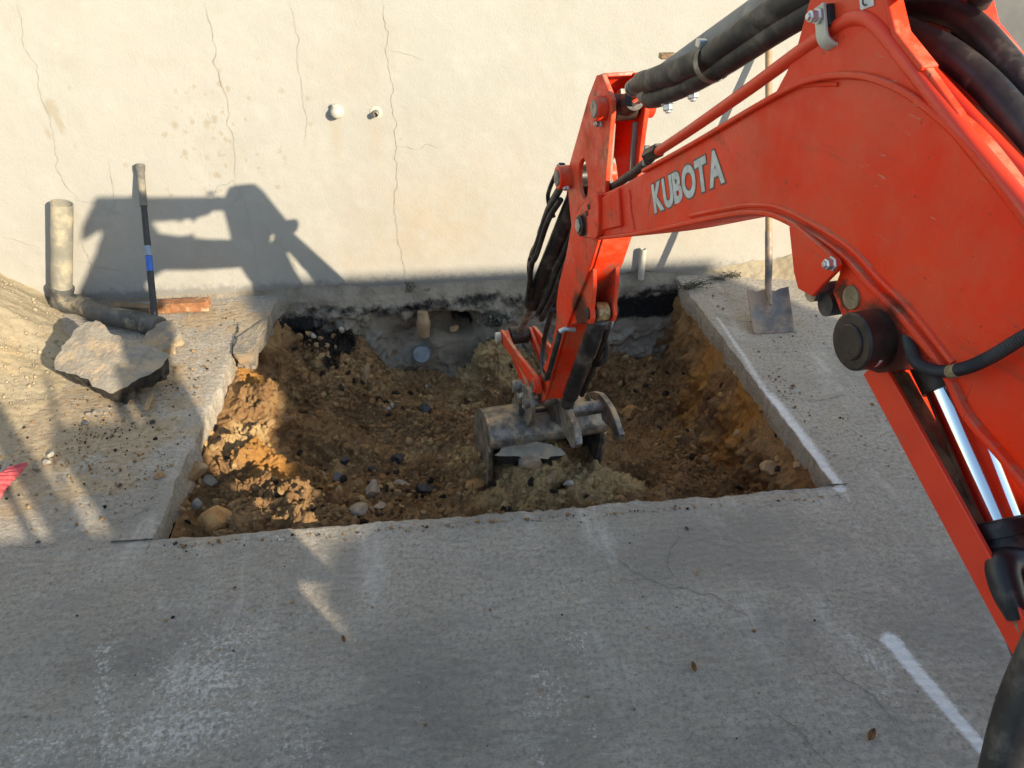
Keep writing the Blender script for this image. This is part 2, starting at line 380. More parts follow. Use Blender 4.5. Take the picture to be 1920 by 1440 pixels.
def build_pavement():
    X0, X1, YA, YB = -3.3, 3.4, .55, 3.94
    nl, nm_, nr_ = 190, 300, 170
    nf, nb = 170, 210
    ys_f = np.linspace(0, 1, nf); rows = []
    sx = np.concatenate([np.zeros(0)])
    V = []
    for j in range(nf + nb):
        def col_at(kind, s):
            pass
        rows.append(None)
    # columns: left block, middle block, right block share border columns
    cl = np.linspace(0, 1, nl); cm = np.linspace(0, 1, nm_)[1:]; cr = np.linspace(0, 1, nr_)[1:]
    def row_x(y):
        a, b = float(x_left(np.array(y))), float(x_right(np.array(y)))
        return np.concatenate([X0 + (a - X0) * cl, a + (b - a) * cm, b + (X1 - b) * cr])
    tf = np.linspace(0, 1, nf); tb = np.linspace(0, 1, nb)[1:]
    ny, nx = nf + nb - 1, nl + nm_ + nr_ - 2
    G = np.zeros((ny, nx, 3))
    for j in range(ny):
        if j < nf: ybase = YA + (2.01 - YA) * tf[j]
        else: ybase = 2.01 + (YB - 2.01) * tb[j - nf]
        xs = row_x(ybase); yf = y_front(np.clip(xs, -1.1, 1.47))
        y = YA + (yf - YA) * tf[j] if j < nf else yf + (YB - yf) * tb[j - nf]
        G[j, :, 0] = xs; G[j, :, 1] = y
    X, Y = G[..., 0], G[..., 1]
    G[..., 2] = .0035 * fbm(X, Y, 0, 2.2, 3, 21) + .0016 * fbm(X, Y, 0, 14, 3, 25)
    edge = np.minimum(np.abs(X - x_left(Y)), np.abs(X - x_right(Y))); inb = (Y > 1.98)
    edge = np.where(inb, edge, 9); ef = np.where((X > -1.12) & (X < 1.49), np.abs(Y - 2.01), 9); edge = np.minimum(edge, ef)
    G[..., 2] -= .007 * np.exp(-(edge / .012) ** 2) * (.4 + .9 * np.abs(fbm(X, Y, 0, 22, 3, 31)))
    keep = np.ones((ny - 1, nx - 1), bool)
    keep[nf - 1:, nl - 1:nl + nm_ - 2] = False
    # paint, dirt, damp, bloom
    paint = np.zeros_like(X); dirt = np.zeros_like(X); damp = np.zeros_like(X); bloom = np.zeros_like(X)
    def stroke(A, pts, wd, amt, soft=1.0, z=0):
        Q = [g(*p) for p in pts]
        for i in range(len(Q) - 1):
            d, tt = segd(X, Y, Q[i], Q[i + 1])
            wv = wd if not hasattr(wd, '__len__') else wd[i] + (wd[i + 1] - wd[i]) * tt
            np.maximum(A, amt * np.exp(-(d / wv) ** 2), out=A)
    def blob(A, p, rx, ry, amt, rot=0):
        c = g(*p); dx, dy = X - c[0], Y - c[1]
        u = dx * math.cos(rot) + dy * math.sin(rot); v = -dx * math.sin(rot) + dy * math.cos(rot)
        np.maximum(A, amt * np.exp(-((u / rx) ** 2 + (v / ry) ** 2)), out=A)
    stroke(paint, [(1672, 1200), (1700, 1235), (1840, 1398)], (.034, .030, .022), .82)
    stroke(paint, [(1840, 1398), (1990, 1560)], .02, .9)
    stroke(paint, [(1345, 596), (1395, 668), (1438, 736)], (.012, .020, .026), .46); stroke(paint, [(1440, 742), (1500, 820), (1574, 915)], (.045, .050, .030), .72)
    stroke(paint, [(1578, 915), (1592, 940)], .012, .4)
    stroke(paint, [(1590, 1190), (1665, 1260)], .045, .30)
    stroke(bloom, [(195, 1215), (190, 1300), (205, 1430)], .034, .5); stroke(bloom, [(205, 1190), (270, 1130), (380, 1100)], .03, .25)
    for p, rx, ry, am in [((380, 1270), .22, .12, .62), ((430, 1200), .16, .09, .5), ((330, 1370), .24, .11, .62), ((250, 1400), .2, .08, .5), ((470, 1330), .07, .10, .42), ((560, 1160), .10, .07, .28), ((1080, 1200), .09, .07, .45), ((1040, 1300), .08, .14, .34), ((560, 1400), .12, .07, .4), ((60, 1400), .2, .08, .45), ((1015, 1260), .04, .03, .5), ((1000, 1330), .03, .06, .42), ((1110, 1370), .04, .05, .36), ((1640, 1240), .09, .06, .42), ((1660, 1300), .06, .05, .4), ((520, 1010), .05, .02, .5), ((150, 1380), .16, .06, .34), ((690, 1100), .1, .06, .22), ((790, 1330), .02, .05, .3), ((1010, 1420), .02, .04, .5)]:
        blob(bloom, p, rx, ry, am)
    for p, rx, ry, am in [((300, 1220), .20, .10, .75), ((150, 1260), .15, .07, .5), ((880, 1310), .28, .16, .5), ((1350, 1260), .40, .16, .45), ((1450, 1390), .36, .10, .75), ((900, 1400), .25, .07, .6), ((620, 1390), .10, .08, .8), ((1680, 1340), .14, .10, .65), ((1150, 1300), .1, .14, .5), ((700, 1010), .6, .03, .15), ((1700, 1090), .2, .1, .3)]:
        blob(damp, p, rx, ry, am, .2)
    for p, rx, ry, am in [((190, 830), .42, .30, 1.0), ((120, 770), .35, .25, 1.1), ((260, 760), .28, .22, 1.0), ((330, 700), .25, .25, .85), ((420, 600), .35, .22, .95), ((230, 900), .30, .16, .75), ((60, 930), .3, .2, .7), ((1480, 600), .35, .2, .45), ((1400, 560), .2, .12, .6), ((1560, 780), .25, .25, .28), ((1500, 900), .1, .06, .4), ((1475, 1190), .07, .05, .42), ((700, 1030), .5, .05, .25), ((1200, 960), .5, .06, .22), ((400, 1010), .2, .03, .45), ((1330, 650), .06, .5, .4)]:
        blob(dirt, p, rx, ry, am)
    for (A, f, s_) in ((damp, 5, 41), (dirt, 6, 43)): A *= np.clip(.9 + .55 * fbm(X, Y, 0, f, 4, s_), 0, 2)
    me, used = grid_mesh('pavement', G, nx, ny, keep)
    rgba = np.stack([paint, dirt, damp, bloom], -1).reshape(-1, 4)[used]
    # far ground ring and the broken faces of the cut edge
    bm = bmesh.new(); bm.from_mesh(me); lay = bm.verts.layers.float_color.new('tint')
    bm.verts.ensure_lookup_table()
    for v, c in zip(bm.verts, rgba): v[lay] = c
    B = [-90, X0, X1, 90]; C_ = [-90, YA, YB, 120]
    for i in range(3):
        for j in range(3):
            if i == 1 and j == 1: continue
            bm.faces.new([bm.verts.new((B[a], C_[b], 0)) for a, b in ((i, j), (i + 1, j), (i + 1, j + 1), (i, j + 1))])
    cut = []
    for e in bm.edges:
        if len(e.link_faces) == 1:
            a, b = e.verts[0].co, e.verts[1].co; mid = (a + b) / 2
            if -1.3 < mid.x < 1.6 and 1.9 < mid.y < 3.935: cut.append(e)
    prev = cut
    for k in range(5):
        ex = bmesh.ops.extrude_edge_only(bm, edges=prev)
        nv = [x for x in ex['geom'] if isinstance(x, bmesh.types.BMVert)]; prev = [x for x in ex['geom'] if isinstance(x, bmesh.types.BMEdge)]
        for v in nv:
            q = v.co; nz = float(fbm(q.x, q.y, k * .31, 16, 3, 61)); d = Vector((0.19 - q.x, 2.95 - q.y, 0)); d.normalize()
            v.co.z = -SLAB_T * (k + 1) / 5 + .004 * nz
            v.co += d * (.006 * nz - .0012 * k); v[lay] = (0, .12 + .1 * k, 0, .12)
    bm.normal_update(); bm.to_mesh(me); bm.free()
    o = link('pavement', me, mat_pavement(), smooth=True); me.set_sharp_from_angle(angle=math.radians(50))
    return tag(o, kind='structure')
pavement = build_pavement()

def ribbon(name, pts3, wd, mat, parent, up=(0, 0, 1), seed=0, jag=.012, step=.012, taper=True):
    """irregular thin crack: a V-shaped dark sliver lying in the surface"""
    rr = np.random.default_rng(seed); Q = [np.asarray(p, float) for p in pts3]; L = []
    for i in range(len(Q) - 1):
        k = max(2, int(np.linalg.norm(Q[i + 1] - Q[i]) / step))
        for a in range(k): L.append(Q[i] + (Q[i + 1] - Q[i]) * a / k)
    L.append(Q[-1]); L = np.array(L); upv = np.asarray(up, float)
    d = np.gradient(L, axis=0); sd = np.cross(d, upv); sd /= (np.linalg.norm(sd, axis=1, keepdims=True) + 1e-9)
    wob = fbm(np.arange(len(L)) * .22, seed * 3.3, 0, 1, 4, seed) * jag; wob[0] = wob[-1] = 0
    L = L + sd * wob[:, None]
    ww = wd * (.55 + .75 * rr.random(len(L)))
    if taper: ww *= np.clip(np.minimum(np.arange(len(L)), np.arange(len(L))[::-1]) / 6, .15, 1)
    vs = np.concatenate([L - sd * ww[:, None] / 2, L + sd * ww[:, None] / 2, L + upv * .0006])
    n = len(L); fs = []
    for i in range(n - 1): fs += [(i, i + 1, 2 * n + i + 1, 2 * n + i), (2 * n + i, 2 * n + i + 1, n + i + 1, n + i)]
    me = bpy.data.meshes.new(name); me.from_pydata(vs.tolist(), [], fs); me.update()
    return link(name, me, mat, parent)
GC = [([(1440, 740), (1520, 752), (1600, 742), (1700, 752)], .005), ([(0, 1028), (60, 1030), (130, 1012), (212, 985), (300, 945)], .006),
      ([(1140, 1035), (1190, 1075), (1250, 1100), (1330, 1115), (1400, 1160), (1412, 1190)], .005), ([(1275, 990), (1262, 1030), (1245, 1062), (1275, 1100)], .006),
      ([(1440, 1318), (1490, 1370), (1560, 1440)], .007), ([(1525, 1215), (1570, 1265), (1640, 1310), (1680, 1370)], .006), ([(150, 1013), (140, 1045)], .004)]
for i, (pts, wd) in enumerate(GC):
    ribbon('crack', [g(*p) + np.array([0, 0, .0045]) for p in pts], wd * .5, 'crack', pavement, seed=100 + i)
ribbon('saw_cut', [g(208, 1016, .0045), g(286, 1011, .0045)], .009, 'asphalt', pavement, seed=140, jag=.001, taper=False)
ribbon('saw_cut', [g(286, 1008, .0045), g(272, 1038, .0045)], .006, 'crack', pavement, seed=141, jag=.001)
ribbon('saw_cut', [g(1540, 911, .0045), g(1588, 907, .0045)], .008, 'asphalt', pavement, seed=142, jag=.001, taper=False)

# ---- trench: the excavated earth
CP = [(440, 700, -.12), (400, 800, -.14), (350, 880, -.17), (318, 960, -.20), (330, 1000, -.26), (480, 750, -.12), (460, 800, -.12), (470, 850, -.11), (510, 850, -.14), (500, 900, -.10), (520, 950, -.07), (480, 985, -.05), (535, 985, -.05), (450, 940, -.08), (410, 990, -.12), (545, 930, -.12), (545, 720, -.30), (575, 880, -.38), (600, 940, -.40), (610, 985, -.42),
      (520, 700, -.24), (520, 660, -.26), (620, 690, -.33), (650, 660, -.30), (560, 640, -.28), (600, 620, -.20), (640, 600, -.12), (520, 610, -.26), (680, 640, -.34),
      (560, 800, -.52), (680, 795, -.52), (550, 790, -.50), (620, 700, -.35), (740, 700, -.50), (800, 742, -.60), (790, 700, -.70), (870, 690, -.62), (925, 660, -.42), (935, 620, -.22), (960, 700, -.5),
      (900, 740, -.58), (860, 735, -.60), (870, 765, -.66), (930, 765, -.6), (750, 830, -.53), (850, 850, -.48), (700, 900, -.52), (600, 900, -.54), (580, 910, -.4), (800, 930, -.50), (950, 900, -.29), (915, 862, -.24), (960, 870, -.22),
      (1000, 890, -.22), (1080, 890, -.20), (1020, 866, -.17), (1110, 870, -.19), (1000, 842, -.2), (1150, 905, -.30), (1180, 900, -.38), (1200, 920, -.5), (1050, 930, -.36), (1100, 930, -.38), (900, 940, -.46),
      (1200, 800, -.62), (1150, 760, -.66), (1250, 700, -.55), (1200, 640, -.50), (1250, 600, -.38), (1230, 560, -.25), (1150, 570, -.28), (1150, 640, -.5), (1100, 600, -.35), (1050, 560, -.2), (1300, 850, -.58), (1350, 870, -.56), (1440, 900, -.48), (1280, 800, -.6),
      (1320, 700, -.46), (1390, 800, -.46), (1470, 888, -.44), (1290, 630, -.36), (1020, 720, -.55), (980, 800, -.45), (1100, 800, -.5)]
_cp = np.array([g(a, b, z) for a, b, z in CP])
def pit_z(x, y):
    num = 0; den = 0
    for q in _cp:
        d2 = (x - q[0]) ** 2 + (y - q[1]) ** 2; wgt = 1 / (d2 + .0025) ** 1.7
        num = num + wgt * q[2]; den = den + wgt
    return num / den
def mat_soil():
    t = NT('soil'); r, gg, b, a = t.attr('tint')
    n1 = t.noise(7, 9, .68); n2 = t.noise(45, 7, .7); n3 = t.noise(2.6, 4)
    col = t.mix(t.ramp(n1, .35, .68), (.36, .20, .085), (.55, .34, .16))
    col = t.mix(t.ramp(n2, .3, .5, .6, 0), col, (.12, .058, .026))
    col = t.mix(t.ramp(t.math('ADD', b, t.math('MULTIPLY', t.math('SUBTRACT', n1, .5), .9)), .35, .8, 0, .85), col, (.60, .29, .075))   # orange clay
    sand = t.ramp(t.math('ADD', r, t.math('MULTIPLY', t.math('SUBTRACT', t.noise(14, 8, .7), .5), 1.1)), .35, .75)
    col = t.mix(t.math('MULTIPLY', sand, .88), col, t.mix(t.ramp(n2, .35, .65), (.80, .56, .27), (.62, .42, .20)))
    blk = t.ramp(t.math('ADD', gg, t.math('MULTIPLY', t.math('SUBTRACT', t.noise(20, 8, .7), .5), 1.2)), .38, .72)
    col = t.mix(t.math('MULTIPLY', blk, .93), col, t.mix(t.ramp(n2, .5, .7), (.018, .017, .018), (.085, .08, .075)))
    spk = t.ramp(t.noise(110, 2, .5), .70, .75); col = t.mix(t.math('MULTIPLY', spk, .55), col, (.40, .36, .30))
    nr = t.bump(t.noise(26, 10, .75, .5), 1.0, .035); nr = t.bump(t.noise(120, 6, .8), 1.0, .010, nr)
    return t.done(col, .95, nr, 0, .2)
M['soil'] = mat_soil()
def soil_tint(x, y, z):
    """r sand, g black, b orange"""
    sand = np.zeros_like(x); blk = np.zeros_like(x); org = np.zeros_like(x)
    def bl(A, p, r, am):
        c = g(*p); np.maximum(A, am * np.exp(-((x - c[0]) ** 2 + (y - c[1]) ** 2) / r ** 2), out=A)
    for p, r, am in [((960, 690, -.5), .22, .85), ((870, 760, -.6), .16, .7), ((870, 860, -.48), .17, .8), ((780, 850, -.5), .16, .7), ((640, 870, -.5), .2, .55), ((480, 840, -.26), .10, 1.0), ((450, 870, -.28), .09, .9), ((1000, 880, -.22), .24, 1.3), ((1100, 885, -.2), .17, 1.3), ((1160, 910, -.32), .13, 1.2), ((930, 890, -.28), .15, 1.1), ((940, 650, -.4), .12, 1.0), ((900, 700, -.55), .2, .8), ((1290, 590, -.2), .1, .5), ((620, 700, -.34), .12, .45)]: bl(sand, p, r, am)
    for p, r, am in [((600, 620, -.2), .13, 1.15), ((640, 640, -.25), .12, 1.1), ((560, 610, -.25), .12, .8), ((620, 680, -.33), .10, .75), ((520, 610, -.26), .10, 1.0), ((1200, 560, -.3), .35, 1.15), ((1080, 550, -.2), .25, 1.2), ((1280, 560, -.2), .15, 1.0), ((800, 700, -.68), .13, .9), ((700, 650, -.35), .09, .7), ((400, 820, -.16), .05, .9), ((360, 900, -.2), .07, .6), ((740, 960, -.5), .1, .5)]: bl(blk, p, r, am)
    for p, r, am in [((500, 900, -.33), .16, .9), ((480, 720, -.2), .12, .8), ((540, 960, -.45), .18, .9), ((1300, 760, -.5), .18, .75), ((1370, 840, -.45), .2, .8), ((1250, 830, -.6), .15, .6), ((620, 940, -.5), .18, .6), ((1180, 680, -.55), .2, .4)]: bl(org, p, r, am)
    return sand, blk, org
def build_pit():
    eL = np.concatenate([np.linspace(0, .16, 90, endpoint=False), np.linspace(.16, .84, 340, endpoint=False), np.linspace(.84, 1, 130)])
    eF = np.concatenate([np.linspace(0, .10, 50, endpoint=False), np.linspace(.10, 1, 370)])
    S, T = np.meshgrid(eL, eF)
    Y = 1.985 + (3.93 - 1.985) * T
    XL, XR = x_left(Y) - .006, x_right(Y) + .022
    X = XL + (XR - XL) * S
    Z = pit_z(X, Y)
    wL = .10 + .05 * vnoise(Y * 3, 0, 0, 3); wR = .10 + .05 * vnoise(Y * 4, 5, 0, 4)
    kL = sstep(0, 1, (X - XL) / np.maximum(wL, .03)); kR = sstep(0, 1, (XR - X) / np.maximum(wR, .03)); kF = sstep(0, 1, (Y - 1.985) / .14)
    k = kL * kR * kF
    zb = -.108 + .075 * np.exp(-((X + .66) / .2) ** 2) * sstep(2.6, 2.2, Y); Z = zb + (Z - zb) * k
    G = np.stack([X, Y, Z], -1)
    # surface normals, then push the surface about so that the walls are broken too
    dx = np.gradient(G, axis=1); dy = np.gradient(G, axis=0); N = np.cross(dx, dy); N /= np.linalg.norm(N, axis=-1, keepdims=True) + 1e-9
    amp = np.clip(k * 1.6 + .1, 0, 1)
    rid = 1 - 2 * np.abs(fbm(X, Y, Z, 6, 3, 71)); lump = fbm(X, Y, Z, 12, 4, 75, .6) + 1.1 * fbm(X, Y, Z, 5.5, 2, 74); fine = fbm(X, Y, Z, 40, 3, 79, .6)
    cl = 1 - 2 * np.abs(fbm(X, Y, Z, 19, 3, 86, .6)); cl2 = 1 - 2 * np.abs(fbm(X, Y, Z, 46, 2, 88, .6))
    d = amp * (.018 * rid + .026 * lump + .009 * fine + .013 * cl + .007 * cl2 + .012 * np.clip(fbm(X, Y, Z, 26, 2, 83) - .1, 0, 1))
    d = d - .01
    # vertical tooth marks down the right bank
    tm = sstep(1.05, 1.25, X) * sstep(1.43, 1.38, X); d = d + tm * .028 * (np.abs(np.sin(Y * 15 + 1.6 * fbm(X, Y, Z, 4, 2, 90))) - .6)
    G = G + N * d[..., None]
    me, used = grid_mesh('earth', G, X.shape[1], X.shape[0])
    sd, bk, og = soil_tint(X, Y, Z)
    set_col(me, np.stack([sd, bk, og, np.ones_like(sd)], -1).reshape(-1, 4)[used])
    o = link('trench_earth', me, 'soil', smooth=True)
    tag(o, kind='structure'); return G, N
PIT, PIT_N = build_pit()
def pit_surface(px, py):
    """first point of the trench surface along the line of sight (survey only)"""
    zz = np.linspace(-.05, -.8, 150); pts = np.array([g(px, py, z) for z in zz])
    for p in pts:
        d = (PIT[..., 0] - p[0]) ** 2 + (PIT[..., 1] - p[1]) ** 2; i = np.unravel_index(np.argmin(d), d.shape)
        if PIT[i][2] >= p[2]: return PIT[i].copy()
    return pts[-1]

# ---- sand heap in the left corner
def mat_sand():
    t = NT('sand'); n1 = t.noise(5, 8, .65); n2 = t.noise(60, 6, .7)
    col = t.mix(t.ramp(n1, .35, .68), (.41, .345, .24), (.35, .285, .19))
    col = t.mix(t.ramp(t.noise(3, 6, .7), .55, .7, 0, .7), col, (.46, .34, .18))
    col = t.mix(t.ramp(n2, .3, .5, .4, 0), col, (.16, .12, .075))
    nr = t.bump(t.noise(60, 8, .75), .6, .008); nr = t.bump(t.noise(190, 5, .75), .6, .004, nr)
    return t.done(col, .96, nr, 0, .15)
M['sand'] = mat_sand()
def heap(name, x0, x1, y0, y1, hf, nx, ny, seed, mat='sand'):
    X, Y = np.meshgrid(np.linspace(x0, x1, nx), np.linspace(y0, y1, ny))
    H = hf(X, Y); H = H + np.clip(H, 0, .06) / .06 * (.008 * fbm(X, Y, 0, 5, 3, seed, .5)) + .0035 * fbm(X, Y, 0, 45, 3, seed + 9)
    keep = (H > -.012); kf = keep[:-1, :-1] | keep[1:, 1:] | keep[1:, :-1] | keep[:-1, 1:]
    me, used = grid_mesh(name, np.stack([X, Y, np.maximum(H, -.02)], -1), nx, ny, kf)
    o = link(name, me, mat, smooth=True); return o
def hf_sand(X, Y):
    # ridge climbs to the left against the wall, foot runs from the pipe to the near left
    foot = np.interp(Y, [2.35, 2.6, 2.9, 3.2, 3.5, 3.75, 3.95], [-2.3, -1.86, -1.80, -1.82, -1.90, -2.06, -2.12])
    d = (foot - X) + .05 * fbm(X, Y, 0, 3, 3, 3)
    return np.clip(d, -.1, 1.5) * np.interp(Y, [2.3, 2.8, 3.5, 3.95], [.14, .36, .68, .76])
sand = heap('sand_heap', -3.3, -1.7, 2.2, 3.948, hf_sand, 200, 220, 201)
tag(sand, 'heap of pale yellow sand against the wall at left edge', 'sand heap', kind='stuff')
def hf_foot(X, Y):
    c = np.interp(X, [1.40, 1.6, 1.9, 2.3, 2.8, 3.3], [.02, .05, .13, .24, .35, .4]); return c * .55 - (3.95 - Y) * .55 + .012 * fbm(X, Y, 0, 5, 3, 2)
df = heap('dirt_strip', 1.44, 3.3, 3.35, 3.948, hf_foot, 160, 70, 221)
tag(df, 'strip of dry sandy dirt along the wall foot behind shovel', 'dirt', kind='stuff')

# ---- rendered building wall
def mat_wall():
    t = NT('wall_render'); r, gg, b, a = t.attr('tint')
    col = t.mix(t.ramp(t.noise(1.3, 5), .35, .65), (.365, .355, .32), (.385, .37, .335))
    col = t.mix(t.ramp(t.noise(6, 8, .68), .45, .72, 0, .5), col, (.425, .415, .378))
    col = t.mix(t.ramp(t.noise(3.1, 6, .6), .52, .68, 0, .35), col, (.335, .305, .255))
    st = t.ramp(t.math('ADD', r, t.math('MULTIPLY', t.math('SUBTRACT', t.noise(24, 6, .6), .5), .9)), .35, .7)
    col = t.mix(t.math('MULTIPLY', st, .42), col, (.27, .21, .12))                    # mud splashes
    col = t.mix(t.math('MULTIPLY', gg, t.ramp(t.noise(8, 7, .7), .3, .65, .2, .85)), col, (.38, .29, .19))  # rising stain
    gr = t.ramp(t.math('ADD', b, t.math('MULTIPLY', t.math('SUBTRACT', t.noise(26, 8, .7), .5), 1.0)), .3, .7)
    col = t.mix(t.math('MULTIPLY', gr, .75), col, (.20, .19, .175))                   # grimy foot
    col = t.mix(t.ramp(t.noise(90, 3, .6), .69, .75, 0, .35), col, (.31, .27, .21))
    nr = t.bump(t.noise(85, 6, .65, .5), .55, .004); nr = t.bump(t.noise(9, 5), .15, .008, nr)
    return t.done(col, .95, nr, 0, .15)
M['wall'] = mat_wall()
bwall = thing('rendered_wall', (0, YW, 0), 'cream cement-rendered building wall with hairline cracks behind the trench', 'wall')
XE = float(w(1832, 0)[0])
def build_wall():
    nx, nz = 520, 300
    X, Z = np.meshgrid(np.linspace(-6, XE, nx), np.linspace(0.0, 4.2, nz))
    xs = np.concatenate([np.linspace(-6, -2.9, 40, endpoint=False), np.linspace(-2.9, XE, nx - 40)]); zs = np.concatenate([np.linspace(0, 1.8, 220, endpoint=False), np.linspace(1.8, 4.2, nz - 220)])
    X, Z = np.meshgrid(xs, zs)
    bot = .022 + .012 * fbm(X, 0, 0, 5, 4, 301) + np.where(X < -1.2, -.08, 0)
    Z2 = bot + (4.2 - bot) * (Z / 4.2)
    Yy = YW + .004 * fbm(X, Z2, 0, 1.2, 2, 303) + .0007 * fbm(X, Z2, 0, 18, 3, 305)
    sp = np.zeros_like(X)
    rr = np.random.default_rng(5)
    def sb(px, py, rx, rz, am):
        c = w(px, py); np.maximum(sp, am * np.exp(-(((X - c[0]) / rx) ** 2 + ((Z2 - c[2]) / rz) ** 2)), out=sp)
    for px, py, rx, rz, am in [(95, 205, .05, .07, .8), (110, 225, .03, .10, .7), (130, 165, .02, .03, .6), (140, 270, .02, .05, .6), (25, 240, .03, .03, .5), (90, 250, .03, .06, .6), (235, 310, .03, .03, .5)]: sb(px, py, rx, rz, am)
    for _ in range(95):
        px, py = rr.normal(410, 62), rr.normal(245, 62); q = rr.uniform(.010, .026); sb(px, py, q, q * rr.uniform(.8, 1.5), rr.uniform(.45, .8))
    for _ in range(30):
        px, py = rr.uniform(20, 900), rr.uniform(120, 380); q = rr.uniform(.008, .016); sb(px, py, q, q, rr.uniform(.35, .6))
    warm = np.zeros_like(X)
    for px, py, rx, rz, am in [(820, 420, .5, .30, .55), (650, 130, .18, .12, .3), (700, 480, .4, .1, .4), (1290, 430, .5, .2, .4), (630, 250, .03, .14, .5), (705, 260, .04, .16, .45), (900, 350, .4, .3, .3)]:
        c = w(px, py); np.maximum(warm, am * np.exp(-(((X - c[0]) / rx) ** 2 + ((Z2 - c[2]) / rz) ** 2)), out=warm)
    foot = .75 * np.exp(-np.clip(Z2 - .02, 0, 9) / .05) + .25 * np.exp(-np.clip(Z2, 0, 9) / .16)
    G = np.stack([X, Yy, Z2], -1)
    me, used = grid_mesh('render_coat', G, X.shape[1], X.shape[0])
    set_col(me, np.stack([sp, warm, foot, np.ones_like(X)], -1).reshape(-1, 4)[used])
    bm = bmesh.new(); bm.from_mesh(me)
    be = [e for e in bm.edges if len(e.link_faces) == 1]
    ex = bmesh.ops.extrude_edge_only(bm, edges=be)
    for v in ex['geom']:
        if isinstance(v, bmesh.types.BMVert): v.co.y += .30 if v.co.x > XE - .01 or v.co.z > 4 else .02
    bm.normal_update(); bm.to_mesh(me); bm.free()
    o = link('render_coat', me, 'wall', bwall, smooth=True); me.set_sharp_from_angle(angle=math.radians(50))
    mb = MB(); mb.box(((-6 + XE) / 2, YW + .17, 2.1), XE + 6 - .02, .28, 4.16); mb.build('masonry', 'stone_grey', bwall, 0, False)
    return o
coat = build_wall()
WC = [[(385, 0), (405, 65), (402, 110), (418, 165), (428, 210), (440, 290), (448, 345)], [(545, 0), (556, 60), (562, 130), (572, 190), (578, 230), (570, 275)], [(718, 0), (725, 60), (730, 140), (740, 230), (745, 320), (738, 390), (740, 415), (760, 500), (758, 530)],
      [(30, 0), (45, 60), (65, 120), (80, 180), (100, 230), (108, 310), (135, 355), (150, 375)], [(140, 372), (190, 385), (240, 405)], [(80, 338), (108, 330)], [(445, 350), (462, 390), (470, 430), (480, 500), (490, 545)], [(145, 490), (200, 500), (262, 522)], [(0, 445), (40, 450), (75, 465)],
      [(725, 98), (760, 100), (800, 112)], [(740, 280), (780, 275), (835, 272)], [(1000, 0), (1005, 80), (1012, 150), (1008, 260), (1015, 340)], [(205, 300), (215, 380), (200, 420)], [(150, 440), (165, 490), (178, 545)], [(255, 100), (258, 120)], [(905, 0), (895, 40), (905, 90)], [(1240, 0), (1245, 50), (1250, 95)], [(405, 370), (412, 345), (440, 335), (450, 370), (435, 390)], [(480, 415), (540, 470), (560, 520)], [(960, 380), (950, 460), (955, 510)]]
for i, pts in enumerate(WC):
    if i in (11, 15, 16, 19, 5): continue
    q = [w(*p) + np.array([0, -.0055, 0]) for p in pts]
    ribbon('crack', q, .0015 if i not in (0, 2) else .0019, 'wall_crack', coat, up=(0, -1, 0), seed=300 + i, jag=.013)
# dark return building beyond the wall's end
db = MB(); db.box((6.5, 9.0, 2.6), 9, .4, 5.2); db.build('x', 'dark_render', None, 0, False)
o = bpy.data.objects['x']; o.name = 'neighbouring_wall'; tag(o, 'dark grey wall of the next building beyond the wall corner', 'wall'); center_origin(o)

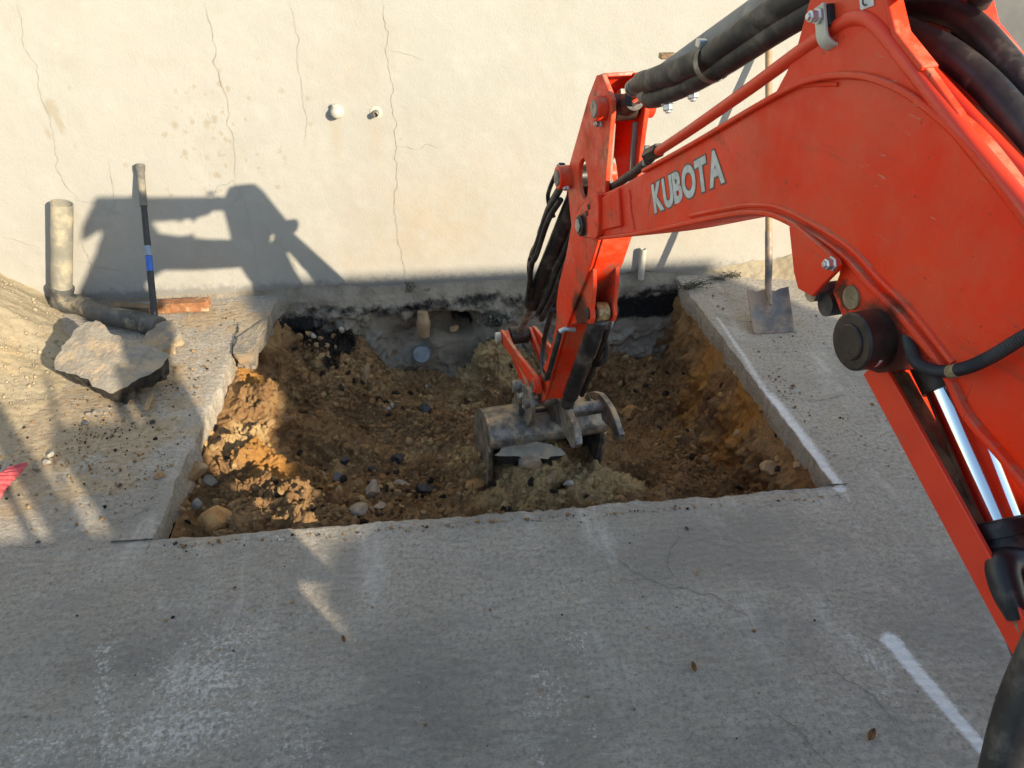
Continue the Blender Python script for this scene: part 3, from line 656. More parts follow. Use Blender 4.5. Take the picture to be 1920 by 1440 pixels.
# ---- old foundation face below the render, exposed by the trench
def mat_found():
    t = NT('foundation'); r, gg, b, a = t.attr('tint')
    n1 = t.noise(7, 8, .68); n2 = t.noise(50, 6, .7)
    col = t.mix(t.ramp(n1, .35, .68), (.33, .285, .22), (.21, .175, .13))
    col = t.mix(t.math('MULTIPLY', b, .8), col, (.19, .145, .085))
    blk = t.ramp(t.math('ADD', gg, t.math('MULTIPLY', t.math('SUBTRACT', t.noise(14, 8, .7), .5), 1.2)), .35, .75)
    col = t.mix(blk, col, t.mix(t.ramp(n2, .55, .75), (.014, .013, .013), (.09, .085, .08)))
    nr = t.bump(t.noise(16, 9, .7), .9, .03); nr = t.bump(n2, .6, .005, nr)
    return t.done(col, .95, nr, 0, .2)
M['foundation'] = mat_found()
def build_found():
    nx, nz = 300, 130
    X, Z = np.meshgrid(np.linspace(-3.2, 3.0, nx * 2), np.linspace(-.85, .035, nz))
    bul = .05 * fbm(X, Z, 0, 4, 5, 401, .6) + .018 * fbm(X, Z, 0, 16, 4, 405, .6)
    Yy = YW + .004 - .055 * sstep(.03, -.04, Z) - np.clip(bul + .02, 0, .08) * sstep(-.02, -.12, Z)
    def dent(px, py, rx, rz, dep):
        nonlocal Yy
        c = w(px, py, 3.9); Yy = Yy + dep * np.exp(-(((X - c[0]) / rx) ** 4 + ((Z - c[2]) / rz) ** 4))
    dent(845, 607, .17, .075, .16); dent(868, 618, .05, .045, .20); dent(770, 640, .10, .10, .05); dent(560, 620, .2, .1, -.04)
    sd, blk, wm = np.zeros_like(X), np.zeros_like(X), np.zeros_like(X)
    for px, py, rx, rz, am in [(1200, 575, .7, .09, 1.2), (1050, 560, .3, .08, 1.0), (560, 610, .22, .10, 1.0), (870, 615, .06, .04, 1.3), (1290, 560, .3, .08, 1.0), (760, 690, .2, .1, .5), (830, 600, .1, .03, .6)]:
        c = w(px, py, 3.9); np.maximum(blk, am * np.exp(-(((X - c[0]) / rx) ** 2 + ((Z - c[2]) / rz) ** 2)), out=blk)
    for px, py, rx, rz, am in [(850, 620, .3, .1, .7), (820, 680, .3, .1, .5)]:
        c = w(px, py, 3.9); np.maximum(wm, am * np.exp(-(((X - c[0]) / rx) ** 2 + ((Z - c[2]) / rz) ** 2)), out=wm)
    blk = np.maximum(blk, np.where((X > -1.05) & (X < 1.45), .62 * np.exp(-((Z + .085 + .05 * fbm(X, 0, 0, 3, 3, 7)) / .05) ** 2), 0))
    me, used = grid_mesh('foundation', np.stack([X, Yy, Z], -1), X.shape[1], X.shape[0])
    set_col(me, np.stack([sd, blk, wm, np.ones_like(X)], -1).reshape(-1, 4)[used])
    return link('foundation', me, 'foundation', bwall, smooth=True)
build_found()

# ---- unseen wall added behind the machine, outline shaped to cast the foreground shadow
bm_ = MB()
prof = [(-7, 0), (7.11, 0), (7.11, 3.25), (4.47, 3.25), (4.30, 2.98), (4.10, 2.68), (3.86, 2.42), (3.60, 2.28), (3.385, 2.23), (3.37, 2.07), (-7, 2.07)]
bm_.add([(x, -3.0, z) for x, z in prof] + [(x, -3.22, z) for x, z in prof], [tuple(range(11)), tuple(range(21, 10, -1))] + [(i, i + 11, (i + 1) % 11 + 11, (i + 1) % 11) for i in range(11)])
o = bm_.build('shade_wall', 'concrete_chunk', None, .01, False); tag(o, 'tall unseen wall with a raked end added behind the excavator to shade the foreground', 'wall'); center_origin(o)

# ================================================================== THE EXCAVATOR
EX = thing('excavator', (0.45, -0.35, 0), 'orange mini excavator with its bucket and thumb reaching into the trench', 'excavator')
def part(mb, name, mat, parent=None, bevel=.002, **k): return mb.build(name, mat, parent or EX, bevel, **k)
BS0, BS1 = -.025, .125                    # boom side faces; the arm sits between 0 and .105
AW = .105
# ---- boom
top_px = [(1108, 372), (1170, 343), (1205, 322), (1300, 270), (1400, 211), (1480, 167), (1530, 149), (1580, 143), (1630, 148), (1690, 172), (1750, 215), (1800, 262), (1860, 335), (1920, 415)]
bot_px = [(1112, 447), (1195, 437), (1300, 415), (1370, 401), (1410, 397), (1450, 402), (1507, 430), (1577, 475), (1633, 535), (1698, 600), (1768, 690), (1812, 777), (1874, 850), (1916, 900)]
top_uz, bot_uz = pxs(top_px, BS0), pxs(bot_px, BS0)
tail_top = [(.45, 1.56), (.25, 1.36), (.05, 1.05), (-.05, .82)]; tail_bot = [(.36, 1.33), (.22, 1.18), (.10, .95), (.06, .72)]
boom_loop = top_uz + tail_top + tail_bot[::-1] + bot_uz[::-1] + pxs([(1088, 428), (1090, 400)], BS0)
boom = extrude_uz('boom', [boom_loop], BS0 + .006, BS1 - .006, 'orange', EX, .004)
def flange(path, up, name, s0, s1, th=.009):
    pts = [np.array(p) for p in path]; lo, hi = [], []
    for i, p in enumerate(pts):
        d = pts[min(i + 1, len(pts) - 1)] - pts[max(i - 1, 0)]; d /= np.linalg.norm(d); nn = np.array([-d[1], d[0]]) * up
        lo.append(tuple(p - nn * th * .35)); hi.append(tuple(p + nn * th * .65))
    return extrude_uz(name, [lo + hi[::-1]], s0, s1, 'orange', EX, .0025)
sm = lambda L: [tuple(p) for p in catmull([np.array(q) for q in L], 4)]
flange(sm(top_uz[2:]) + tail_top, -1, 'top_flange', BS0 - .004, BS1 + .004)
flange(sm(bot_uz) + tail_bot, 1, 'bottom_flange', BS0 - .004, BS1 + .004)
# weld rib following the inside of the lower edge, raised doubler and weld seam near the nose
rib = [tuple(p) for p in catmull([np.array(UZ(*p, BS0)) for p in [(1290, 405), (1370, 389), (1412, 385), (1455, 390), (1512, 417), (1585, 463), (1642, 523), (1708, 590), (1780, 682)]], 4)]
mb = MB(); mb.tube([W3(u, z, BS0 + .006) for u, z in rib], .005, 8, smooth_n=0); part(mb, 'weld_rib', 'orange', bevel=0)
mb = MB(); mb.tube([P(a, b, BS0 + .006) for a, b in [(1448, 183), (1500, 162), (1550, 158), (1572, 158)]], .0035, 8); part(mb, 'weld_rib', 'orange', bevel=0)
mb = MB(); mb.tube([P(a, b, BS0 + .006) for a, b in [(1181, 356), (1184, 395), (1190, 430)]], .003, 8); part(mb, 'weld_seam', 'orange', bevel=0)
extrude_uz('nose_doubler', [pxs([(1117, 378), (1160, 352), (1165, 425), (1122, 434), (1114, 425)], BS0)], BS0 - .002, BS0 + .012, 'orange', EX, .004)
for s0, s1 in ((BS0 - .012, BS0 + .012), (BS1 - .012, BS1 + .012)):
    extrude_uz('nose_cheek', [smooth_loop(pxs([(1086, 412), (1094, 393), (1112, 372), (1128, 364), (1128, 440), (1112, 446), (1096, 441)], BS0), 3)], s0, s1, 'orange', EX, .003)
pv = UZ(1098, 422, BS0)
mb = MB(); mb.cyl(W3(*pv, BS0 - .022), W3(*pv, BS1 + .022), .030, bev=.003); pb = part(mb, 'boom_nose_pin', 'greasy', bevel=0)
mb = MB(); mb.cyl(W3(*pv, BS0 - .026), W3(*pv, BS0 - .021), .019, bev=.001); part(mb, 'pin_face', 'steel_bright', pb, 0)
for q in ((1112, 387), (1108, 399)):
    c = UZ(*q, BS0); mb = MB(); mb.cyl(W3(*c, BS0 - .0155), W3(*c, BS0 - .010), .008, bev=.001); part(mb, 'hole_plug', 'greasy', bevel=0)
# ---- knee bracket that carries the arm cylinder (two cheeks)
kb_px = [(1447, 178), (1470, 135), (1490, 85), (1513, 0), (1540, -110), (1760, -130), (1662, 0), (1676, 62), (1728, 125), (1790, 212), (1830, 300), (1774, 243), (1712, 196), (1647, 160), (1594, 146), (1549, 144), (1500, 158)]
kb = pxs(kb_px, BS0); kb[4:6] = [(1.04, 1.88), (.95, 1.925), (.82, 1.93), (.70, 1.88), (.66, 1.82)]
for s0, s1 in ((BS0 + .004, BS0 + .016), (BS1 - .016, BS1 - .004)):
    extrude_uz('knee_bracket', [kb], s0, s1, 'orange', EX, .002)
c = UZ(1690, 55, BS0); edge = pxs([(1655, -50), (1663, 0), (1678, 62), (1730, 128)], BS0)
flange(edge, 1, 'bracket_rim', BS0 - .002, BS0 + .022, .008)
flange(edge, 1, 'bracket_rim', BS1 - .022, BS1 + .002, .008)
# ---- lettering
def letters(word, p0, p1, htop):
    a = np.array(UZ(*p0, BS0)); b = np.array(UZ(*p1, BS0)); h = np.array(UZ(*htop, BS0)) - a
    ex_ = b - a; L = np.linalg.norm(ex_); ex_ = ex_ / L; H = np.linalg.norm(h); ez_ = h / H
    glyphs = {}
    x = 0.0; infos = []
    for ch in word:
        cu = bpy.data.curves.new('letter', 'FONT'); cu.body = ch; cu.size = 1.0; cu.offset = .042; cu.resolution_u = 6; cu.fill_mode = 'BOTH'; cu.extrude = .012
        cu2 = cu.copy(); cu2.offset = .082; cu2.extrude = .006
        infos.append((ch, cu, cu2))
    deps = bpy.context.evaluated_depsgraph_get(); meshes = []
    for ch, cu, cu2 in infos:
        pair = []
        for c_ in (cu, cu2):
            to = bpy.data.objects.new('tmp_letter', c_); COL.objects.link(to); bpy.context.view_layer.update()
            me = bpy.data.meshes.new_from_object(to.evaluated_get(bpy.context.evaluated_depsgraph_get())); COL.objects.unlink(to); bpy.data.objects.remove(to); pair.append(me)
        vs = np.array([v.co[:] for v in pair[0].vertices]); wd = vs[:, 0].max() - vs[:, 0].min()
        meshes.append((ch, pair, vs[:, 0].min(), wd, vs[:, 1].min(), vs[:, 1].max()))
    gap = .035; tot = sum(m_[3] for m_ in meshes) + gap * (len(meshes) - 1); k = L / tot
    for ch, pair, x0, wd, y0, y1 in meshes:
        cap = .70
        for me, mat, nm in ((pair[1], 'letter_edge', 'letter_outline'), (pair[0], 'letter_white', 'letter')):
            zmin = -.012 if mat == 'letter_white' else -.006
            for v in me.vertices:
                lx, ly, lz = v.co
                uu = a + ex_ * ((x + lx - x0) * k) + ez_ * (ly / cap * H)
                depth = .0006 * (lz - zmin) / (-2 * zmin) if mat == 'letter_white' else .0003 * (lz - zmin) / (-2 * zmin)
                v.co = Vector(W3(uu[0], uu[1], BS0 + .006 - .0004 - depth))
            bm = bmesh.new(); bm.from_mesh(me); bmesh.ops.recalc_face_normals(bm, faces=bm.faces); bm.to_mesh(me); bm.free()
            link(nm, me, mat, boom)
        x += wd + gap
letters('KUBOTA', (1223, 398), (1354, 338), (1217, 349))
# ---- arm (dipper)
far = [(1118, 141), (1103, 180), (1085, 245), (1068, 305), (1064, 350), (1068, 395), (1071, 422), (1061, 478), (1048, 530), (1043, 565), (1043, 602), (1036, 640), (1025, 675), (1011, 702), (1006, 735), (1012, 758)]
near = [(1022, 748), (1057, 626), (1084, 557), (1107, 499), (1121, 451), (1128, 410), (1134, 365), (1137, 310), (1141, 262), (1146, 215), (1147, 187), (1128, 139)]
arm_loop = pxs(far, 0) + pxs(near, 0)
slot = smooth_loop(pxs([(1094, 297), (1099, 315), (1102, 345), (1100, 366), (1094, 374), (1088, 362), (1084, 338), (1086, 310)], 0), 2)
for s0, s1 in ((0, .014), (AW - .014, AW)):
    extrude_uz('arm_side_plate', [arm_loop, slot], s0, s1, 'orange_dirty', EX, .003)
def web(pts_px, s0, s1, name, th=.010, mat='orange_dirty', inset=0): 
    path = [np.array(UZ(*p, 0)) for p in pts_px]; lo, hi = [], []
    for i, p in enumerate(path):
        d = path[min(i + 1, len(path) - 1)] - path[max(i - 1, 0)]; d /= np.linalg.norm(d); nn = np.array([-d[1], d[0]])
        lo.append(tuple(p + nn * (inset - th / 2))); hi.append(tuple(p + nn * (inset + th / 2)))
    return extrude_uz(name, [lo + hi[::-1]], s0, s1, mat, EX, .0015)
web([(1132, 385), (1121, 451), (1107, 499), (1084, 557), (1057, 626), (1022, 748)], .012, AW - .012, 'near_web', .010)
web([(1071, 424), (1061, 478), (1048, 530), (1043, 565), (1043, 602), (1036, 640), (1025, 675), (1011, 702)], .012, AW - .012, 'far_web', .010)
web([(1118, 143), (1126, 141)], .012, AW - .012, 'top_web', .010)
web([(1117, 146), (1103, 182), (1085, 247), (1070, 303)], .012, AW - .012, 'far_web', .009)
# slotted plate between the cheeks, with bolts of bare steel
def slotted_plate():
    a, b = np.array(UZ(1143, 238, .0)) + np.array([.028, 0]), np.array(UZ(1134, 378, .0)) + np.array([.028, 0])
    lp = [(.014, 0), (.028, 0)] + [(.0525 - .0245 * math.cos(q), .70 + .13 * math.sin(q)) for q in np.linspace(0, math.pi, 11)] + [(.077, 0), (.091, 0), (.091, 1), (.014, 1)]
    d = (b - a) / np.linalg.norm(b - a); nn = np.array([-d[1], d[0]]); n = len(lp); vs = []
    for off in (0, .010):
        for (ss, t_) in lp: q = a + (b - a) * t_ + nn * off; vs.append(W3(q[0], q[1], ss))
    mb = MB(); mb.add(vs, [tuple(range(n)), tuple(range(2 * n - 1, n - 1, -1))] + [(k, (k + 1) % n, (k + 1) % n + n, k + n) for k in range(n)]); part(mb, 'slotted_plate', 'grey_barrel', bevel=.002)
slotted_plate()
# bosses and pins
def boss(name, uz, s0, s1, r, mat='orange_dirty', pin=None, prm='steel_worn'):
    mb = MB(); mb.cyl(W3(*uz, s0), W3(*uz, s1), r, n=28, bev=.003); o = part(mb, name, mat, bevel=0)
    if pin: 
        mb = MB(); mb.cyl(W3(*uz, s0 - .004), W3(*uz, s1 + .004), pin, n=24, bev=.002); part(mb, 'pin', prm, o, 0)
    return o
tp = UZ(1120, 204, -.02); boss('arm_cylinder_boss', tp, -.028, .002, .031, 'orange_dirty', .023); boss('arm_cylinder_boss', tp, AW - .002, AW + .028, .031, 'orange_dirty', .023)
mb = MB(); mb.cyl(W3(*tp, .002), W3(*tp, AW - .002), .021, n=24); part(mb, 'arm_cylinder_pin', 'greasy', bevel=0)
bp = UZ(1062, 332, -.01); boss('bucket_cylinder_boss', bp, -.040, .004, .036, 'orange_dirty', .025); boss('bucket_cylinder_boss', bp, AW - .004, AW + .040, .036, 'orange_dirty', .025)
def bolt(c3, axis, r, h, parent=None, name='bolt', mat='zinc'):
    a = np.asarray(axis, float); a = a / np.linalg.norm(a); c3 = np.asarray(c3, float); mb = MB()
    mb.lathe(c3, a, [(0, r * 1.5), (h * .2, r * 1.5), (h * .22, r * 1.12), (h * .75, r * 1.12), (h * .8, r * .7), (h, r * .62)], 6)
    return mb.build(name, mat, parent or EX, .0008, smooth=False)
bolt(P(1127, 232, -.004), -BN, .007, .02); bolt(P(1065, 352, -.012), -BN, .008, .018)
# ---- arm cylinder on top of the boom
ac0 = np.array(tp); ac1 = np.array(UZ(1600, -88, .05)); acd = (ac1 - ac0) / np.linalg.norm(ac1 - ac0); acn = np.array([-acd[1], acd[0]])
if acn[1] < 0: acn = -acn
SC = AW / 2
mb = MB(); mb.cyl(W3(*ac0, .022), W3(*ac0, AW - .022), .034, n=28, bev=.003)
mb.cyl(W3(*(ac0 + acd * .02), SC), W3(*(ac0 + acd * .075), SC), .028, .026); re = part(mb, 'rod_eye', 'greasy', bevel=0)
mb = MB(); mb.box(W3(*(ac0 + acn * .036), SC), .022, .03, .016, (BN, np.array([*(BU[:2] * acd[0]), acd[1]]), np.array([*(BU[:2] * acn[0]), acn[1]]))); part(mb, 'grease_lug', 'steel_worn', re, .002)
mb = MB(); mb.cyl(W3(*(ac0 + acd * .07), SC), W3(*(ac0 + acd * .20), SC), .0165, n=28); part(mb, 'arm_cylinder_rod', 'chrome', bevel=0)
up = acn * .012
mb = MB(); mb.lathe(W3(*(ac0 + acd * .165), SC), W3(*ac1, SC) - W3(*ac0, SC), [(0, .028), (.004, .036), (.05, .037), (.054, .034), (.62, .034), (1.05, .036)], 30); part(mb, 'arm_cylinder_barrel', 'grey_barrel', bevel=0)
# sleeved hose bundle hanging on the near side of that cylinder, with clamp band and end fitting
hb = lambda t_, dn, ss: W3(*(ac0 + acd * t_ + acn * dn), ss)
mb = MB(); mb.tube([hb(.175, .010, .016), hb(.24, .004, .006), hb(.31, -.012, -.004), hb(.38, -.021, -.008), hb(.44, -.031, -.008), hb(.50, -.036, -.010), hb(.56, -.041, -.007), hb(.64, -.040, -.006), hb(.80, -.034, .004), hb(1.0, -.03, .03), hb(1.15, -.02, .05)], [.016, .022, .0245, .0235, .0255, .0235, .0245, .022, .0235, .0235, .0235], 18)
# slight folds
o = part(mb, 'hose_sleeve', 'black_rubber', bevel=0)
mb = MB(); mb.tube([hb(.20, -.026, .03), hb(.23, -.034, .026), hb(.30, -.044, .018), hb(.40, -.054, .014), hb(.47, -.058, .012), hb(.58, -.063, .008), hb(.66, -.064, .006), hb(.80, -.058, .012), hb(1.0, -.05, .035), hb(1.15, -.04, .05)], [.010, .021, .0235, .022, .023, .021, .020, .020, .020, .020], 18); part(mb, 'hose_sleeve', 'black_rubber', bevel=0)
for t0 in (.158, .173, .188):
    mb = MB(); mb.tube([hb(t0 - .006, .010, .0165), hb(t0 + .006, .0095, .0160)], .0195, 20, smooth_n=0); part(mb, 'hose_ferrule', 'steel_worn', bevel=.002)
mb = MB(); mb.tube([hb(.575, -.052, .000), hb(.592, -.052, .000)], .036, 26, smooth_n=0, closed_caps=False); part(mb, 'clamp_band', 'steel_worn', bevel=0)
mb = MB(); mb.box(hb(.583, -.018, -.020), .018, .022, .014); part(mb, 'clamp_screw', 'zinc', bevel=.002)
bolt(hb(.335, -.066, .02), W3(*(-acn), 0) - W3(0, 0, 0), .010, .022, name='port_plug'); bolt(hb(.455, -.070, .02), W3(*(-acn), 0) - W3(0, 0, 0), .010, .022, name='port_plug')
mb = MB(); mb.box(hb(.265, .050, .06), .035, .022, .012); part(mb, 'port_block', 'grease_rust', bevel=.002)
# ---- steel pressure pipes along the boom back
pipe_px = [(1234, 284), (1300, 240), (1400, 170), (1500, 97), (1556, 60), (1590, 38), (1622, 34), (1648, 50), (1690, 100), (1760, 190), (1830, 280), (1920, 388), (2000, 485)]
mb = MB(); mb.tube([P(a, b, -.018) for a, b in pipe_px], .0105, 18, smooth_n=6); part(mb, 'pressure_pipe', 'red_pipe', bevel=0)
for L, s, r in (([(1738, 128), (1800, 195), (1870, 272), (1925, 330), (2000, 410)], .015, .009), ([(1765, 133), (1805, 150), (1860, 215), (1925, 292), (2000, 380)], .045, .010), ([(1790, 12), (1822, 20), (1850, 45), (1925, 140), (2000, 235)], .145, .0115)):
    mb = MB(); mb.tube([P(a, b, s) for a, b in L], r, 16, smooth_n=6); part(mb, 'pressure_pipe', 'red_pipe', bevel=0)
for L, s, r in (([(1560, -30), (1690, 12), (1760, 18), (1820, 45), (1880, 110), (1940, 185), (2010, 270)], .085, .017), ([(1600, 10), (1700, 60), (1770, 95), (1840, 150), (1900, 215), (1960, 290)], .045, .018), ([(1850, -20), (1800, 70), (1850, 130), (1930, 220)], .105, .014)):
    mb = MB(); mb.tube([P(a, b, s) for a, b in L], r, 18, smooth_n=8); part(mb, 'hydraulic_hose', 'black_rubber', bevel=0)
mb = MB(); mb.tube([P(1905, 320, .016), P(1935, 352, .016)], .013, 6, smooth_n=0); part(mb, 'hose_nut', 'zinc', bevel=.001)
# pipe end fitting and hose going down into the arm
mb = MB(); mb.tube([P(1214, 292, -.016), P(1236, 281, -.016)], .016, 6, smooth_n=0); part(mb, 'pipe_nut', 'greasy', bevel=.001)
mb = MB(); mb.tube([P(1220, 296, -.012), P(1196, 318, 0.0), P(1170, 336, .015), P(1148, 352, .03), P(1130, 372, .04)], .011, 14); part(mb, 'hydraulic_hose', 'black_rubber', bevel=0)
mb = MB(); mb.box(P(1212, 292, -.014), .014, .012, .045); part(mb, 'pipe_clamp', 'grey_barrel', bevel=.002)
# strap clamp
A_ = UZ(1550, 60, -.03)
def strap_part():
    c = np.array(UZ(1548, 58, -.03)); t_ = np.array(UZ(1600, 30, -.03)) - np.array(UZ(1500, 96, -.03)); t_ /= np.linalg.norm(t_); nn = np.array([-t_[1], t_[0]])
    if nn[1] < 0: nn = -nn
    outer, inner = [], []
    for k in range(17):
        th = math.pi * k / 16
        outer.append(c + nn * (-.008 - .021 * math.sin(th)) + t_ * .0)
    def loop(r, up_):
        L = [(up_, -r)] + [(-.004 - r * math.sin(a_), -r * math.cos(a_)) for a_ in np.linspace(0, math.pi, 12)] + [(up_, r)]; return L
    lo, li = loop(.020, .034), loop(.0155, .034)
    mb = MB(); vs, fs = [], []
    for (q, w_) in lo + li[::-1]:
        for dl in (-.011, .011): 
            b_ = c + nn * q + t_ * dl; vs.append(W3(b_[0], b_[1], -.018 + w_))
    n = len(lo) * 2
    for i in range(n): j = (i + 1) % n; fs.append((2 * i, 2 * j, 2 * j + 1, 2 * i + 1))
    m2 = len(lo)
    for i in range(m2 - 1):
        fs.append((2 * i, 2 * (i + 1), 2 * (n - 2 - i), 2 * (n - 1 - i))); fs.append((2 * i + 1, 2 * (n - 1 - i) + 1, 2 * (n - 2 - i) + 1, 2 * (i + 1) + 1))
    mb.add(vs, fs); part(mb, 'strap_clamp', 'strap', bevel=.001)
    mb = MB(); mb.box(W3(*(c + nn * .018), -.018), .028, .022, .03, (BN, np.array([BU[0] * t_[0], BU[1] * t_[0], t_[1]]), np.array([BU[0] * nn[0], BU[1] * nn[0], nn[1]]))); part(mb, 'clamp_rubber', 'black_rubber', bevel=.003)
    bolt(W3(*(c + nn * .020), -.039), -BN, .0075, .018)
strap_part()
# small white sticker with a black letter at the very top
a_, b_ = np.array(UZ(1608, 0, BS0)), np.array(UZ(1634, 0, BS0)); dn = np.array(UZ(1610, 20, BS0)) - a_
mb = MB(); st = [a_, b_, b_ + dn * .75, a_ + dn]
extrude_uz('sticker', [[tuple(x) for x in [a_ - dn * 1.2, b_ - dn * 1.2, b_ + dn * .5, a_ + dn]]], BS0 + .0025, BS0 + .0038, 'letter_white', EX, 0)
cc = (a_ + b_) / 2
arc = [cc + np.array([math.cos(t0) * .006, math.sin(t0) * .006]) for t0 in np.linspace(-2.2, 2.4, 12)]
mb = MB(); mb.tube([W3(*p, BS0 + .0024) for p in arc], .0012, 6, smooth_n=0); part(mb, 'sticker_print', 'asphalt', bevel=0)
# ---- belly tab, boom cylinder, guard
tab = pxs([(1500, 425), (1577, 473), (1633, 533), (1698, 600), (1745, 660), (1722, 692), (1640, 700), (1588, 682), (1578, 600), (1558, 548), (1570, 515), (1572, 492), (1530, 452)], BS0)
for s0, s1 in ((BS0 + .002, BS0 + .018), (BS1 - .018, BS1 - .002)): extrude_uz('belly_tab', [tab], s0, s1, 'orange', EX, .003)
extrude_uz('guard_plate', [pxs([(1483, 424), (1495, 421), (1572, 485), (1577, 497), (1572, 508), (1548, 532), (1527, 556), (1500, 541), (1492, 510)], BS0 - .012)], BS0 - .016, BS0 - .008, 'orange', EX, .002)
bolt(P(1562, 494, BS0 - .016), -BN, .0075, .016)
mb = MB(); q = UZ(1553, 545, .0); mb.cyl(W3(*q, BS0 - .006), W3(*q, BS1), .014); part(mb, 'guard_stay', 'steel_worn', bevel=0)
mb = MB(); q = UZ(1570, 568, .0); mb.cyl(W3(*q, BS0 + .004), W3(*q, BS1 - .004), .018); part(mb, 'stop_rubber', 'black_rubber', bevel=0)
q = UZ(1596, 558, BS0); mb = MB(); mb.cyl(W3(*q, BS0 - .002), W3(*q, BS0 + .004), .017, n=24, bev=.001); part(mb, 'blanking_disc', 'mud', bevel=0)
bc = UZ(1597, 641, -.062)
o = boss('boom_cylinder_boss', bc, -.064, -.006, .040, 'greasy'); mb = MB(); mb.cyl(W3(*bc, -.068), W3(*bc, -.060), .025, n=30, bev=.002); part(mb, 'pin', 'greasy', o, 0)
boss('boom_cylinder_boss', bc, AW + .005, AW + .06, .040, 'greasy')
mb = MB(); mb.cyl(W3(*bc, -.006), W3(*bc, AW + .006), .026, n=24); part(mb, 'boom_cylinder_pin', 'greasy', bevel=0)
bolt(P(1643, 668, -.040), -BN, .0095, .022, o)
r0 = np.array(bc); r1 = np.array(UZ(1868, 975, .045)); rd = (r1 - r0) / np.linalg.norm(r1 - r0); rn = np.array([-rd[1], rd[0]])
if rn[1] < 0: rn = -rn
CS = .05
mb = MB(); mb.cyl(W3(*r0, .006), W3(*r0, AW - .008), .042, n=30, bev=.004); mb.cyl(W3(*(r0 + rd * .03), CS), W3(*(r0 + rd * .085), CS), .034, .03); part(mb, 'rod_eye', 'greasy', bevel=0)
mb = MB(); mb.cyl(W3(*(r0 + rd * .07), CS), W3(*(r1 + rd * .06), CS), .0255, n=36); part(mb, 'boom_cylinder_rod', 'chrome', bevel=0)
L1 = np.linalg.norm(r1 - r0)
ax3 = W3(*(r0 + rd), CS) - W3(*r0, CS)
mb = MB(); mb.lathe(W3(*r1, CS), ax3, [(0, .028), (.001, .045), (.004, .048), (.022, .048), (.023, .046), (.026, .046), (.028, .0475), (.055, .0475), (.058, .044), (.75, .044), (.78, .03)], 36); part(mb, 'boom_cylinder_barrel', 'black_paint', bevel=0)
# hose port on the barrel with knuckle and crimped fitting
e0 = W3(*(r1 + rd * .052 + rn * .030), .004)
mb = MB(); mb.tube([e0 + BN * .03, e0, e0 + ax3 * .028 - BN * .008, e0 + ax3 * .06 - BN * .006], [.016, .019, .018, .015], 18, smooth_n=6); po = part(mb, 'hose_elbow', 'black_paint', bevel=0)
mb = MB(); mb.tube([e0 + ax3 * .055 - BN * .006, e0 + ax3 * .075 - BN * .004], .0125, 6, smooth_n=0); part(mb, 'hose_nut', 'mud', bevel=.001)
mb = MB(); mb.tube([e0 + ax3 * .075 - BN * .004, e0 + ax3 * .078 - BN * .003, e0 + ax3 * .108, e0 + ax3 * .112], [.009, .0118, .0118, .010], 22, smooth_n=0); part(mb, 'crimp_fitting', 'zinc', bevel=.0006)
mb = MB(); mb.tube([e0 + ax3 * .105, e0 + ax3 * .15 - np.array([0, 0, .012]), e0 + ax3 * .2 - np.array([0, 0, .05])], .010, 16); part(mb, 'hydraulic_hose', 'black_rubber', bevel=0)
# U-shaped guard under the rod
def channel():
    a0, a1 = np.array(UZ(1618, 702, -.012)), np.array(UZ(1905, 1242, -.012)); d = (a1 - a0) / np.linalg.norm(a1 - a0); nn = np.array([-d[1], d[0]])
    if nn[1] < 0: nn = -nn
    a1 = a1 + d * .25
    wdt, hgt, th = .112, .046, .006; s_ = -.012
    sec = [(0, 0), (0, hgt), (th, hgt), (th, th), (wdt - th, th), (wdt - th, hgt), (wdt, hgt), (wdt, 0)]     # (s, n)
    vs = []; n = len(sec)
    for q in (a0, a1):
        for (ss, h) in sec: b2 = q + nn * h; vs.append(W3(b2[0], b2[1], s_ + ss))
    fs = [(i, (i + 1) % n, (i + 1) % n + n, i + n) for i in range(n)] + [(0, 1, 2, 3), (0, 3, 4, 7), (4, 5, 6, 7), (8, 11, 10, 9), (8, 15, 12, 11), (12, 15, 14, 13)]
    mb = MB(); mb.add(vs, fs); gd = part(mb, 'rod_guard', 'red_pipe', bevel=.0015)
    # caked dirt lying in the channel
    rows = []; m2 = 60
    for i in range(m2):
        q = a0 + (a1 - a0) * (i / (m2 - 1) * .50 + .02)
        row = []
        for k in range(10):
            f = k / 9; h = th + .010 * math.sin(math.pi * f) * (1 + .6 * float(fbm(i * .15, f * 3, 0, 1, 3, 7))) + .002
            b2 = q + nn * h; row.append(W3(b2[0], b2[1], s_ + th + .008 + f * (wdt - 2 * th - .050)))
        rows.append(row)
    me, _ = grid_mesh('caked_dirt', np.array(rows), 10, m2); od = link('caked_dirt', me, 'mud', gd, smooth=True)
channel()
# corrugated electric conduit clipped to the boom side
cpx = [(1700, 625, -.012), (1708, 655, -.03), (1722, 682, -.040), (1760, 696, -.044), (1810, 690, -.044), (1860, 668, -.042), (1920, 632, -.040), (2000, 590, -.036)]
mb = MB(); mb.tube([P(a, b, s) for a, b, s in cpx], .0068, 14, smooth_n=26, ribs=.16); part(mb, 'conduit', 'black_rubber', bevel=0)
mb = MB(); mb.tube([P(1780, 697, -.044), P(1797, 694, -.044)], .0082, 16, smooth_n=0); part(mb, 'conduit_tape', 'mud', bevel=.001)
# thick black hose that rises past the operator's foot plate
mb = MB(); mb.tube([P(1990, 1180, -.10), P(1925, 1330, -.12), P(1888, 1470, -.14), P(1868, 1600, -.16)], .026, 24); part(mb, 'supply_hose', 'black_rubber', bevel=0)
